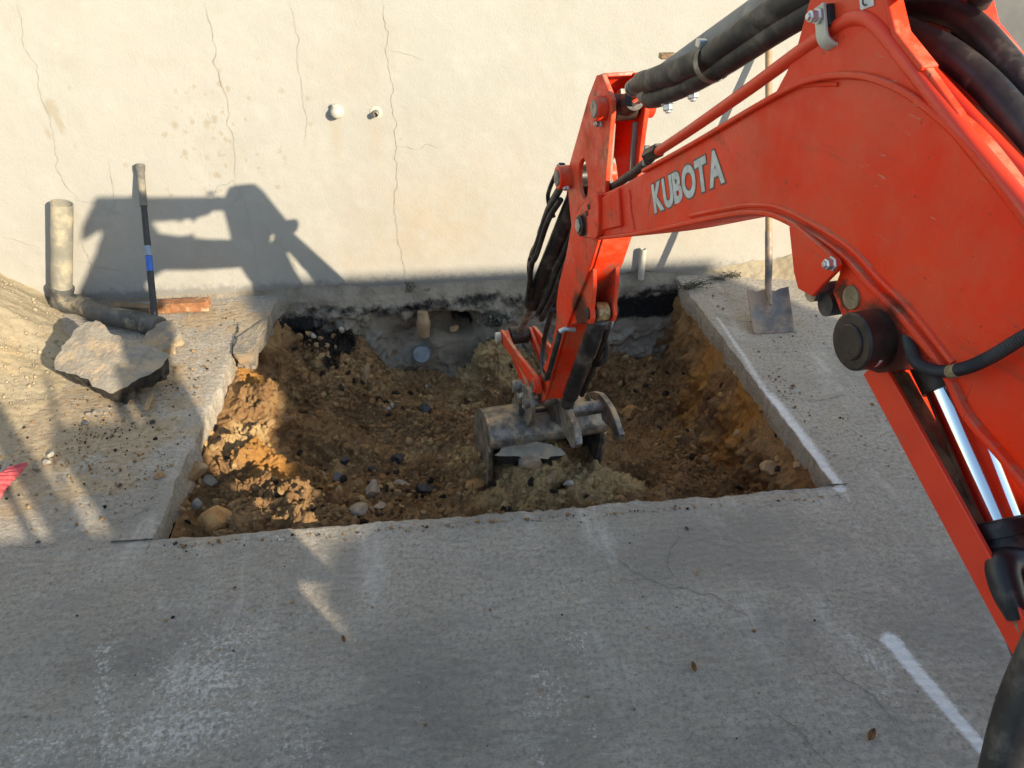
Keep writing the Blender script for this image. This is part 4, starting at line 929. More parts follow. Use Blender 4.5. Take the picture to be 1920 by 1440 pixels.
# ---- bucket cylinder on the far side of the arm
c0 = np.array(bp); c1 = np.array(UZ(973, 628, SC)); cdv = (c1 - c0) / np.linalg.norm(c1 - c0); cnv = np.array([-cdv[1], cdv[0]])
if cnv[0] < 0: cnv = -cnv
LL = np.linalg.norm(c1 - c0); cx3 = W3(*(c0 + cdv), SC) - W3(*c0, SC)
mb = MB(); mb.lathe(W3(*(c0 + cdv * .05), SC), cx3, [(0, .02), (.004, .036), (.05, .038), (.055, .034), (LL * .62, .034), (LL * .625, .040), (LL * .68, .040), (LL * .685, .03)], 28); part(mb, 'bucket_cylinder_barrel', 'black_paint', bevel=0)
mb = MB(); mb.cyl(W3(*c0, .02), W3(*c0, AW - .02), .034, n=24); mb.cyl(W3(*c0, SC), W3(*(c0 + cdv * .06), SC), .028); part(mb, 'cylinder_base_eye', 'black_paint', bevel=.002)
mb = MB(); mb.cyl(W3(*(c0 + cdv * LL * .7), SC), W3(*c1, SC), .018, n=24); part(mb, 'bucket_cylinder_rod', 'steel_worn', bevel=0)
cc = lambda t_, dn, ss: W3(*(c0 + cdv * t_ + cnv * dn), ss)
mb = MB(); mb.tube([cc(.03, .055, .0), cc(.06, .075, -.004), cc(.20, .085, -.006), cc(.26, .075, 0), cc(.30, .035, .02)], .0075, 14, smooth_n=8); part(mb, 'pressure_pipe', 'black_paint', bevel=0)
mb = MB(); mb.tube([cc(.012, .045, -.014), cc(.04, .05, -.004)], .017, 6, smooth_n=0); part(mb, 'hose_nut', 'black_paint', bevel=.002)
mb = MB(); mb.tube([cc(.02, .05, -.024), cc(.024, .05, -.012)], .011, 12, smooth_n=0); part(mb, 'nut_cap', 'zinc', bevel=.001)
for k, (dn, ss, r_) in enumerate(((.02, -.012, .011), (.045, -.002, .009), (.0, -.010, .010))):
    mb = MB(); mb.tube([cc(.07 + .03 * k, dn, ss + .01), cc(.28, dn + .012, ss), cc(.46 + .02 * k, dn - .004, ss - .004), cc(.62, dn + .008, ss), cc(.76 + .05 * k, dn - .03, ss + .02)], r_, 14); part(mb, 'hydraulic_hose', 'black_rubber', bevel=0)
for k, (dn, ss, r_) in enumerate(((-.030, .068, .013), (-.048, .085, .013), (-.062, .075, .013))):  # extra hoses hidden behind the arm, added to fill its wall shadow
    mb = MB(); mb.tube([cc(.12, dn, ss), cc(.32, dn - .012, ss), cc(.52, dn - .026, ss - .006), cc(.72, dn - .03, ss), cc(.95, dn - .02, ss)], r_, 14); part(mb, 'hydraulic_hose', 'black_rubber', bevel=0)
for t_, dn in ((.36, .03), (.52, .02), (.585, .016)):
    mb = MB(); mb.tube([cc(t_, dn, -.012), cc(t_ + .035, dn, -.012)], .0135, 8, smooth_n=0); part(mb, 'hose_fitting', 'steel_worn', bevel=.001)
# ---- bucket links
lk0 = np.array(c1); lk1 = np.array(UZ(1000, 742, SC)); ln = lk1 - lk0
def link_plate(A, B, ra, rb, s0, s1, name, mat='orange_dirty'):
    d = (B - A); L = np.linalg.norm(d); d /= L; nn = np.array([-d[1], d[0]]); lp = []
    for t0 in np.linspace(math.pi / 2, 3 * math.pi / 2, 9): lp.append(tuple(A + d * math.cos(t0) * ra + nn * math.sin(t0) * ra))
    lp.append(tuple(A + d * L * .5 - nn * min(ra, rb) * .75))
    for t0 in np.linspace(-math.pi / 2, math.pi / 2, 9): lp.append(tuple(B + d * math.cos(t0) * rb + nn * math.sin(t0) * rb))
    lp.append(tuple(A + d * L * .5 + nn * min(ra, rb) * .75))
    return extrude_uz(name, [lp], s0, s1, mat, EX, .002)
arm_lk = np.array(UZ(1006, 722, -.03)) - np.array([.01, .03])
hk = np.array([lk0[0] - .06, lk0[1] - .33])
for s0, s1 in ((-.034, -.018), (AW + .018, AW + .034)):
    link_plate(lk0, arm_lk + np.array([0.01, .03]), .034, .036, s0, s1, 'bucket_link')
mb = MB(); mb.cyl(W3(*lk0, -.045), W3(*lk0, AW + .045), .022, n=24, bev=.002); mb.cyl(W3(*lk0, .01), W3(*lk0, AW - .01), .042, n=26); pp = part(mb, 'link_pin', 'greasy', bevel=0)
mb = MB(); mb.cyl(W3(*lk0, -.062), W3(*lk0, -.036), .026, n=22, bev=.003); part(mb, 'pin_collar', 'strap', pp, 0)
q2 = arm_lk + np.array([0.01, .03]); boss('link_boss', q2, -.046, -.016, .030, 'orange_dirty', .018); boss('link_boss', q2, AW + .016, AW + .046, .030, 'orange_dirty', .018)
# ---- bucket
B0, B1 = -.205, .325
shell = [(2.480, -.118), (2.458, -.085), (2.464, -.045), (2.505, -.012), (2.585, -.006), (2.70, -.045), (2.82, -.15), (2.885, -.29), (2.86, -.42), (2.72, -.50)]
shell = [tuple(p) for p in catmull([np.array(q) for q in shell], 4)]
def shell_plate():
    pts = [np.array(p) for p in shell]; inn = []
    for i, p in enumerate(pts):
        d = pts[min(i + 1, len(pts) - 1)] - pts[max(i - 1, 0)]; d /= np.linalg.norm(d); inn.append(tuple(p + np.array([d[1], -d[0]]) * .012))
    return [shell + inn[::-1]]
bk = extrude_uz('bucket', shell_plate(), B0 + .016, B1 - .016, 'steel_worn', EX, .002)
bk['label'] = 'worn grey steel digging bucket'
side = shell + [(2.58, -.44), (2.515, -.30), (2.486, -.13)]
for s0 in (B0, B1 - .016): extrude_uz('bucket_side', [side], s0, s0 + .016, 'steel_worn', bk, .002)
for s0 in (B0 - .008, B1 - .006): extrude_uz('side_cutter', [[(2.476, -.12), (2.506, -.115), (2.545, -.30), (2.61, -.44), (2.572, -.45), (2.505, -.30)]], s0, s0 + .014, 'steel_worn', bk, .002)
for sc_ in np.linspace(B0 + .05, B1 - .05, 4):
    mb = MB(); mb.add([W3(2.72, -.49, sc_ - .03), W3(2.72, -.49, sc_ + .03), W3(2.72, -.525, sc_ + .03), W3(2.72, -.525, sc_ - .03), W3(2.58, -.50, sc_ - .02), W3(2.58, -.50, sc_ + .02), W3(2.58, -.512, sc_ + .02), W3(2.58, -.512, sc_ - .02)], [(0, 1, 2, 3), (4, 7, 6, 5), (0, 4, 5, 1), (1, 5, 6, 2), (2, 6, 7, 3), (3, 7, 4, 0)])
    mb.build('tooth', 'steel_worn', bk, .002)
hang = smooth_loop([(2.40, .12), (2.44, .185), (2.53, .165), (2.64, .10), (2.70, -.02), (2.60, -.03), (2.50, -.03), (2.44, .03)], 3)
for s0 in (-.040, AW + .024): extrude_uz('bucket_hanger', [hang], s0, s0 + .016, 'steel_worn', bk, .003)
hp = np.array([2.455, .125])
mb = MB(); mb.cyl(W3(*hp, -.062), W3(*hp, AW + .062), .022, n=24, bev=.002); part(mb, 'bucket_pin', 'steel_worn', bevel=0)
hq = np.array([2.60, .085]); mb = MB(); mb.cyl(W3(*hq, -.062), W3(*hq, AW + .062), .020, n=24, bev=.002); part(mb, 'bucket_pin', 'steel_worn', bevel=0)
for s0, s1 in ((-.014, .002), (AW - .002, AW + .014)): link_plate(lk0, hq, .03, .03, s0, s1, 'bucket_link')
for dz in (.02, -.03): bolt(W3(2.52 + dz, .10 + dz * .5, -.042), -BN, .009, .016)
mb = MB(); mb.cyl(W3(2.60, .12, -.075), W3(2.60, .12, -.030), .028, n=22, bev=.004); mb.box(W3(2.57, .06, -.05), .03, .09, .10, (BN, BU, np.array([0, 0, 1.]))); part(mb, 'hitch_latch', 'steel_worn', bevel=.006)
# ---- thumb: three hooked plates on a cross tube
def c7(L): return [(860 + x / 6, 680 + y / 6) for x, y in L]
claw_main = c7([(905, 640), (920, 540), (955, 460), (1005, 415), (1060, 392), (1120, 412), (1180, 480), (1222, 560), (1262, 650), (1308, 760), (1318, 840), (1324, 925), (1300, 962), (1265, 955), (1235, 895), (1222, 872), (1205, 835), (1190, 822), (1178, 785), (1160, 770), (1150, 735), (1132, 725), (1118, 698), (1095, 690), (1070, 662), (1030, 655), (990, 672), (960, 722), (905, 755), (885, 715)])
claw_left = c7([(600, 405), (640, 385), (690, 402), (730, 470), (757, 560), (768, 650), (757, 715), (722, 742), (685, 700), (655, 610), (622, 530), (592, 465)])
claw_right = c7([(1385, 425), (1430, 352), (1500, 326), (1572, 345), (1640, 420), (1702, 520), (1752, 640), (1782, 745), (1806, 805), (1800, 880), (1772, 890), (1733, 850), (1718, 770), (1700, 722), (1650, 690), (1610, 640), (1600, 560), (1555, 450), (1470, 395)])
mb = MB()
th1 = extrude_uz('thumb', [pxs(claw_main, .075)], .075, .100, 'steel_worn', EX, .003); th1['label'] = 'serrated steel thumb claw with polished tip'
extrude_uz('thumb_claw', [pxs(claw_left, -.012)], -.012, .010, 'steel_worn', th1, .003)
extrude_uz('thumb_claw', [pxs(claw_right, .272)], .272, .296, 'steel_worn', th1, .003)
ct = np.array(UZ(*c7([(1190, 545)])[0], .10)); ct2 = np.array(UZ(*c7([(1560, 505)])[0], .272)); cm_ = (ct + ct2) / 2
mb = MB(); mb.cyl(W3(*cm_, .098), W3(*cm_, .274), .030, n=28); mb.build('cross_tube', 'steel_worn', th1, 0)
tl = np.array(UZ(980, 775, .0)); mb = MB(); mb.cyl(W3(*((tl + cm_) / 2), .0), W3(*((tl + cm_) / 2), .08), .022, n=24); mb.build('cross_tube', 'greasy', th1, 0)
def tip(cl, s0, s1, k0, k1):
    q = np.array(pxs(cl[k0:k1], s0)); c = q.mean(0); extrude_uz('worn_tip', [[tuple(c + (p - c) * 1.05) for p in q]], s0 - .001, s1 + .001, 'steel_bright', th1, .002)
tip(claw_main, .075, .100, 10, 14); tip(claw_right, .272, .296, 8, 12)
q = np.array(UZ(*c7([(870, 590)])[0], .05)); mb = MB(); mb.cyl(W3(*q, .03), W3(*q, .085), .022, n=20, bev=.003); mb.build('thumb_pin', 'steel_worn', th1, 0)
# ---- thumb ears and cylinder on the near face of the arm
te = np.array(UZ(1106, 583, .02)) + np.array([-.012, 0])
for s0 in (.010, .082):
    fa, fb = np.array(UZ(1106, 503, 0)), np.array(UZ(1064, 608, 0))
    extrude_uz('thumb_ear', [[tuple(fa + np.array([.01, 0])), tuple(fa), tuple(fa + (te - fa) * .45 + np.array([-.020, .01])), tuple(te + np.array([-.024, .026])), tuple(te + np.array([-.036, 0])), tuple(te + np.array([-.026, -.026])), tuple(te + np.array([0, -.037])), tuple(fb), tuple(fb + np.array([.012, 0]))]], s0, s0 + .013, 'orange_dirty', EX, .002)
mb = MB(); mb.cyl(W3(*te, .004), W3(*te, .105), .020, n=24, bev=.002); part(mb, 'thumb_cylinder_pin', 'greasy', bevel=0)
mb = MB(); mb.cyl(W3(*te, .034), W3(*te, .074), .030, n=22); part(mb, 'rod_eye', 'grease_rust', bevel=.003)
t1 = np.array(UZ(1072, 757, .075)); td = (t1 - te) / np.linalg.norm(t1 - te); tL = np.linalg.norm(t1 - te); tx3 = W3(*(te + td), .056) - W3(*te, .056)
mb = MB(); mb.lathe(W3(*(te + td * .02), .056), tx3, [(0, .02), (.01, .033), (.05, .034), (.055, .030), (tL * .85, .030), (tL * .86, .026), (tL * .97, .024)], 28); part(mb, 'thumb_cylinder_barrel', 'black_paint', bevel=0)
mb = MB(); mb.tube([W3(*(te + td * .10), .100), W3(*(te + td * .25), .108), W3(*(te + td * tL * .9), .104)], .010, 12); part(mb, 'thumb_cylinder_pipe', 'greasy', bevel=0)
mb = MB(); mb.tube([P(1078, 618, .03), P(1062, 617, .0), P(1050, 622, -.02)], [.010, .009, .010], 14); o = part(mb, 'hose_elbow', 'zinc', bevel=0)
mb = MB(); mb.tube([P(1050, 622, -.02), P(1043, 650, -.03), P(1032, 690, -.03), P(1024, 710, -.02), P(1017, 690, 0), P(1020, 640, .02), P(1035, 580, .02)], .0105, 14); part(mb, 'hydraulic_hose', 'black_rubber', bevel=0)
mb = MB(); mb.tube([P(1118, 618, .095), P(1140, 616, .115), P(1147, 602, .12), P(1142, 590, .11)], .008, 12); part(mb, 'hose_elbow', 'zinc', bevel=0)
mb = MB(); mb.tube([P(1134, 620, .115), P(1138, 650, .12), P(1132, 676, .118), P(1118, 684, .11), P(1110, 672, .10)], .009, 14); part(mb, 'hydraulic_hose', 'black_rubber', bevel=0)
# ---- carriage and house behind the camera
mb = MB(); mb.tube([(.60, .06, .50), (.60, .06, .95)], .09, 24, smooth_n=0); mb.box((.60, -.05, .68), .26, .34, .30); part(mb, 'swing_post', 'black_paint', bevel=.01)
mb = MB(); mb.box((.45, -.55, .56), 1.30, 1.15, .14); part(mb, 'deck', 'black_paint', bevel=.02)
mb = MB(); mb.box((.48, -.95, .89), 1.36, .60, .70); part(mb, 'engine_cover', 'orange', bevel=.03, seg=4)
mb = MB(); mb.box((1.18, -.72, 1.38), .40, .12, .37); part(mb, 'shade_block', 'black_paint', bevel=.03, seg=3)  # unseen block added to shade the ground left of the trench
mb = MB(); mb.box((.785, -.70, 1.50), .085, .06, .60); part(mb, 'shade_post', 'black_paint', bevel=.01)  # unseen post added to throw a dark band towards the sand
mb = MB(); mb.tube([(.80, -.66, 1.22), (.87, -.66, 1.42), (.96, -.66, 1.53), (1.04, -.66, 1.63), (1.10, -.66, 1.76)], .010, 10); part(mb, 'shade_tube', 'black_rubber', bevel=0)  # unseen curved tube added for the thin shadow line at left
mb = MB(); mb.box((.05, -.62, .78), .46, .46, .14); mb.box((.05, -.86, 1.05), .46, .12, .46); part(mb, 'seat', 'seat', bevel=.04, seg=4)
mb = MB(); mb.cyl((.45, -.5, .30), (.45, -.5, .50), .30, n=32); mb.box((.45, -.5, .28), .8, .9, .14); part(mb, 'undercarriage', 'black_paint', bevel=.01)
for x in (-.14, 1.04):
    lp = [(-.5 + math.cos(t0) * .22 + (.68 if math.cos(t0) > 0 else -.68), .225 + math.sin(t0) * .215) for t0 in np.linspace(-math.pi / 2, 3 * math.pi / 2, 30, endpoint=False)]
    mb = MB(); n = len(lp); mb.add([(x - .125, a, b) for a, b in lp] + [(x + .125, a, b) for a, b in lp], [tuple(range(n)), tuple(range(2 * n - 1, n - 1, -1))] + [(i, (i + 1) % n, (i + 1) % n + n, i + n) for i in range(n)])
    part(mb, 'track', 'black_rubber', bevel=.008)
for x in (-.22, .30):
    mb = MB(); mb.tube([(x, -.30, .62), (x, -.28, .85), (x, -.24, 1.12), (x, -.23, 1.19)], [.012, .012, .016, .02], 12); part(mb, 'control_lever', 'black_rubber', bevel=0)

# ================================================================== THINGS AROUND THE TRENCH
def rock_mesh(rx, ry, rz, seed, cuts=9, sub=3, rough=.06):
    rr = np.random.default_rng(seed); bm = bmesh.new(); bmesh.ops.create_icosphere(bm, subdivisions=sub, radius=1.0)
    V = np.array([v.co[:] for v in bm.verts])
    for _ in range(cuts):
        n = rr.normal(size=3); n /= np.linalg.norm(n); d = rr.uniform(.45, .85); h = V @ n - d; V = V - np.clip(h, 0, None)[:, None] * n
    V = V * (1 + rough * fbm(V[:, 0] + seed, V[:, 1], V[:, 2], 3.0, 3, seed % 97))[:, None] * np.array([rx, ry, rz])
    for v, c in zip(bm.verts, V): v.co = c
    me = bpy.data.meshes.new('rock'); bm.to_mesh(me); bm.free(); return me
def rock(name, pos, size, mat, label, cat='stone', rot=0.0, seed=0, sink=.35, group=None, tilt=(0, 0), cuts=9):
    me = rock_mesh(size[0] / 2, size[1] / 2, size[2] / 2, seed, cuts)
    me.polygons.foreach_set('use_smooth', [True] * len(me.polygons)); me.set_sharp_from_angle(angle=math.radians(28))
    me.materials.append(M[mat]); o = bpy.data.objects.new(name, me); COL.objects.link(o)
    o.location = (pos[0], pos[1], pos[2] + size[2] * (.5 - sink)); o.rotation_euler = (tilt[0], tilt[1], rot)
    return tag(o, label, cat, group)
def pr(px, py): return pit_surface(px, py)
RK = [('asphalt_lump', (800, 772), (.085, .085, .08), 'asphalt', 'round black asphalt lump near the middle of the trench', 'asphalt lump', .2),
      ('asphalt_lump', (748, 866), (.10, .08, .06), 'asphalt', 'black asphalt lump half buried in the pale sand in front of the bucket', 'asphalt lump', .5),
      ('asphalt_lump', (700, 888), (.05, .05, .055), 'asphalt', 'small black asphalt lump left of the half-buried one', 'asphalt lump', .2),
      ('asphalt_lump', (648, 872), (.06, .05, .05), 'asphalt', 'small dark lump above the blue-grey stone', 'asphalt lump', .8),
      ('asphalt_slab', (797, 920), (.135, .075, .055), 'asphalt', 'flat black slab of asphalt lying near the front edge', 'asphalt slab', .1),
      ('stone', (632, 902), (.085, .07, .055), 'stone_blue', 'smooth blue-grey stone in the orange soil at left', 'stone', .3),
      ('concrete_lump', (702, 925), (.095, .085, .095), 'stone_grey', 'pale grey-brown concrete lump standing near the front edge', 'concrete lump', .6),
      ('clay_lump', (668, 938), (.085, .07, .065), 'clay', 'blocky orange clay lump beside the standing concrete lump', 'clay lump', .2),
      ('stone', (675, 962), (.10, .08, .05), 'stone_grey', 'dark grey stone at the front edge below the clay lump', 'stone', .4),
      ('stone', (712, 958), (.07, .06, .055), 'stone_grey', 'rounded grey stone against the front edge of the slab', 'stone', .9),
      ('clay_lump', (890, 915), (.11, .085, .07), 'clay', 'big rounded clay lump left of the bucket mouth by the front edge', 'clay lump', .3),
      ('concrete_lump', (755, 908), (.11, .05, .035), 'stone_grey', 'thin tilted concrete shard touching the flat asphalt slab', 'concrete shard', .15),
      ('stone', (992, 882), (.125, .085, .07), 'stone_grey', 'oval grey-brown stone under the broken slab in front of the bucket', 'stone', .1),
      ('stone', (1030, 898), (.09, .08, .06), 'stone_tan', 'second rounded stone tucked right of the oval stone', 'stone', .5),
      ('clay_lump', (1178, 780), (.14, .11, .09), 'clay', 'large brown clod right of the bucket on the trench floor', 'clay lump', .7),
      ('concrete_lump', (690, 720), (.05, .035, .16), 'stone_tan', 'upright tan concrete sliver leaning on the soil shelf', 'concrete sliver', .3),
      ('clay_lump', (418, 985), (.19, .14, .13), 'clay', 'large sunlit clay boulder in the near left corner of the trench', 'clay lump', .4),
      ('stone', (330, 900), (.16, .11, .08), 'stone_tan', 'flat brown slab of stone under the left lip of the trench', 'stone', .9),
      ('stone', (352, 918), (.07, .06, .055), 'stone_grey', 'dark grey stone below the flat brown slab', 'stone', .3), ('stone', (392, 905), (.085, .065, .055), 'stone_grey', 'grey stone at the edge of the sunlit clay', 'stone', .6),
      ('stone', (372, 950), (.06, .055, .06), 'pale_stone', 'small pale angular stone between the boulder and the left lip', 'stone', .1), ('stone', (335, 965), (.055, .045, .08), 'stone_tan', 'sunlit tan stone hard against the left lip', 'stone', .2),
      ('stone', (588, 634), (.040, .035, .045), 'pale_stone', 'white pebble on the black rubble, left of two', 'stone', .3), ('stone', (643, 628), (.040, .04, .05), 'pale_stone', 'white pebble on the black rubble, right of two', 'stone', .9),
      ('stone', (588, 683), (.06, .03, .02), 'pale_stone', 'flat white chip on the soil shelf', 'stone', .1), ('stone', (735, 762), (.04, .035, .03), 'pale_stone', 'pale grey pebble below the soil shelf', 'stone', .5),
      ('stone', (728, 770), (.035, .03, .025), 'pale_stone', 'tiny pale pebble next to the larger one below the shelf', 'stone', .2), ('stone', (800, 727), (.035, .03, .03), 'pale_stone', 'pale pebble under the capped pipe', 'stone', .7),
      ('stone', (1068, 908), (.05, .035, .022), 'pale_stone', 'pale flat pebble on the heap in front of the bucket', 'stone', .2), ('stone', (1440, 888), (.10, .08, .06), 'stone_tan', 'tan clod at the foot of the right bank near the front corner', 'stone', .4),
      ('stone', (1495, 878), (.07, .06, .05), 'stone_tan', 'tan stone tucked under the right lip of the slab', 'stone', .3), ('stone', (850, 612), (.07, .05, .05), 'stone_tan', 'tan stone in the hollow of the old foundation', 'stone', .3)]
for i, (nm, px, sz, mt, lb, ct, rt) in enumerate(RK):
    p = pr(*px)
    if i == len(RK) - 1: p = w(850, 612, 3.93); p[2] -= .02
    rock(nm, p, sz, mt, lb, ct, rt, 500 + i, .3, tilt=(.15 * math.sin(i * 3.1), .2 * math.cos(i * 1.7)), cuts=12 if 'asphalt' in nm or 'concrete' in nm else 8)
# stones on the slab at left
GR = [((160, 797), .035, 'stone_blue', 'dark pebble below the broken slab'), ((168, 778), .03, 'stone_grey', 'grey pebble nearest the front corner of the broken slab'), ((180, 776), .03, 'stone_grey', 'second grey pebble next to the front corner of the broken slab'), ((72, 878), .04, 'stone_grey', 'grey stone beside the pink fabric'), ((90, 870), .035, 'pale_stone', 'pale stone beside the pink fabric'), ((98, 855), .035, 'pale_stone', 'sunlit pale stone at the foot of the sand'), ((285, 794), .03, 'asphalt', 'black crumb on the slab left of the trench'), ((298, 893), .045, 'stone_tan', 'brown clod on the slab by the left lip of the trench'), ((330, 1020), .02, 'asphalt', 'black crumb on the slab below the near left corner'), ((72, 1018), .016, 'asphalt', 'black crumb on the slab beside the left crack'), ((225, 912), .022, 'asphalt', 'dark crumb in the dusty slab at left'), ((1288, 992), .016, 'asphalt', 'black crumb at the top of the middle crack'), ((548, 1130), .012, 'clay', 'tiny brown crumb at the end of the bright streak'), ((1268, 788), .02, 'stone_grey', 'x')]
for i, (px, sz, mt, lb) in enumerate(GR[:-1]):
    p = g(*px); rock('pebble', p, (sz * 1.1, sz, sz * .7), mt, lb, 'pebble', i * .7, 700 + i, .15)

# ---- loose crumbs: uncounted soil clods in the trench and grit on the slab
def scatter(name, pts, sizes, tints, mat, seed, kind='stuff', flat=.75, parent=None):
    protos = []
    for k in range(6):
        me = rock_mesh(1, 1, flat, seed + k, 6, 1 if len(pts) > 2000 else 2, .15); V = np.array([v.co[:] for v in me.vertices]); Fc = np.array([p.vertices[:] for p in me.polygons]); protos.append((V, Fc)); bpy.data.meshes.remove(me)
    rr = np.random.default_rng(seed); VV, FF, CC = [], [], []; off = 0
    for i, p in enumerate(pts):
        V, Fc = protos[i % 6]; q = rr.normal(size=4); q /= np.linalg.norm(q); a, b, c, d = q
        Rm = np.array([[1 - 2 * (c * c + d * d), 2 * (b * c - a * d), 2 * (b * d + a * c)], [2 * (b * c + a * d), 1 - 2 * (b * b + d * d), 2 * (c * d - a * b)], [2 * (b * d - a * c), 2 * (c * d + a * b), 1 - 2 * (b * b + c * c)]])
        VV.append(V @ Rm.T * sizes[i] + p); FF.append(Fc + off); CC.append(np.repeat(tints[i][None], len(V), 0)); off += len(V)
    V = np.concatenate(VV); Fc = np.concatenate(FF).astype(np.int32); me = bpy.data.meshes.new(name)
    me.vertices.add(len(V)); me.vertices.foreach_set('co', V.ravel()); me.loops.add(Fc.size); me.loops.foreach_set('vertex_index', Fc.ravel()); me.polygons.add(len(Fc)); me.polygons.foreach_set('loop_start', np.arange(0, Fc.size, 3, dtype=np.int32)); me.update(calc_edges=True)
    set_col(me, np.concatenate(CC)); o = link(name, me, mat, parent); return tag(o, kind=kind)
rr = np.random.default_rng(77)
ny, nx = PIT.shape[:2]; n = 34000
ii = rr.integers(8, ny - 2, n * 2); jj = rr.integers(30, nx - 34, n * 2); pts = PIT[ii, jj]
dens = .25 + .75 * sstep(-.2, .35, fbm(pts[:, 0], pts[:, 1], 0, 3.5, 3, 99)); area = np.where((jj < 90) | (jj > 430), .45, 1.0)
ok = (rr.random(n * 2) < dens * area) & (pts[:, 1] < 3.86); pts = pts[ok][:n]
sz = np.clip(rr.lognormal(math.log(.0050), .62, len(pts)), .0024, .022); big = rr.random(len(pts)) < .012; sz[big] = rr.uniform(.018, .040, big.sum())
sd_, bk_, og_ = soil_tint(pts[:, 0], pts[:, 1], pts[:, 2]); jit = rr.normal(0, .16, (len(pts), 3))
tn = np.stack([sd_ + jit[:, 0] + .08, bk_ + jit[:, 1], og_ + jit[:, 2], np.ones(len(pts))], -1)
scatter('soil_crumbs', pts + np.array([0, 0, .002]), sz, tn, 'soil', 900)
bpy.data.objects['soil_crumbs']['label'] = 'loose crumbs and clods of soil spread over the trench'
rr = np.random.default_rng(123); Lr = []
for (c, rad, k) in [((640, 900), .26, 46), ((720, 930), .22, 40), ((370, 930), .13, 34), ((600, 650), .14, 34), ((640, 690), .10, 24), ((740, 760), .15, 26), ((850, 900), .22, 34), ((1000, 900), .2, 30), ((1300, 850), .22, 30), ((1430, 880), .14, 22), ((420, 830), .07, 22), ((960, 680), .15, 18), ((540, 930), .14, 24), ((1200, 740), .25, 24)]:
    q = pit_surface(*c)
    for _ in range(k):
        a, b = q[0] + rr.normal(0, rad * .6), q[1] + rr.normal(0, rad * .6); dd = (PIT[..., 0] - a) ** 2 + (PIT[..., 1] - b) ** 2; ij = np.unravel_index(np.argmin(dd), dd.shape)
        if dd[ij] < .0009 and b < 3.85: Lr.append(PIT[ij])
Lr = np.array(Lr); kind_ = rr.random(len(Lr)); tn = np.stack([np.where(kind_ > .35, rr.uniform(.4, 1.1, len(Lr)), 0), np.where(kind_ < .35, 1.2, 0), rr.uniform(0, .7, len(Lr)), np.ones(len(Lr))], -1)
scatter('rubble_fragments', Lr + np.array([0, 0, .006]), rr.uniform(.009, .027, len(Lr)), tn, 'soil', 870, flat=.5)
bpy.data.objects['rubble_fragments']['label'] = 'broken fragments of asphalt and concrete mixed through the soil'
# grit on the slab
L = []
for (c, r, k) in [((200, 830), .40, 420), ((150, 800), .25, 240), ((330, 720), .22, 160), ((420, 600), .30, 160), ((260, 900), .25, 160), ((1500, 640), .3, 70), ((1450, 720), .12, 60), ((1600, 800), .35, 70), ((960, 1150), 1.0, 110), ((1400, 1150), .7, 90), ((300, 1150), .5, 60), ((1340, 560), .12, 40)]:
    q = g(*c)
    for _ in range(k): a, b = rr.normal(0, r * .6), rr.normal(0, r * .5); L.append((q[0] + a, q[1] + b))
for _ in range(420): L.append((rr.uniform(-1.05, 1.45), 1.985 - abs(rr.normal(0, .022))))
for _ in range(160): L.append((1.45 + abs(rr.normal(0, .03)) + .015, rr.uniform(2.1, 3.7)))
L = np.array(L); L = L[(L[:, 1] < 3.9) & ~((L[:, 0] > -1.13) & (L[:, 0] < 1.5) & (L[:, 1] > 1.97))]
tn = np.stack([rr.uniform(-.2, 1.0, len(L)), np.where(rr.random(len(L)) < .22, 1.1, rr.uniform(0, .4, len(L))), rr.uniform(0, .6, len(L)), np.ones(len(L))], -1)
far_ = (L[:, 1] < 1.95); sz = np.clip(rr.lognormal(math.log(.0030), .5, len(L)), .0016, .010) * np.where(far_, .7, 1)
scatter('grit', np.concatenate([L, np.full((len(L), 1), .0025)], 1), sz, tn, 'soil', 950)
bpy.data.objects['grit']['label'] = 'dark grit and crumbs strewn over the concrete'

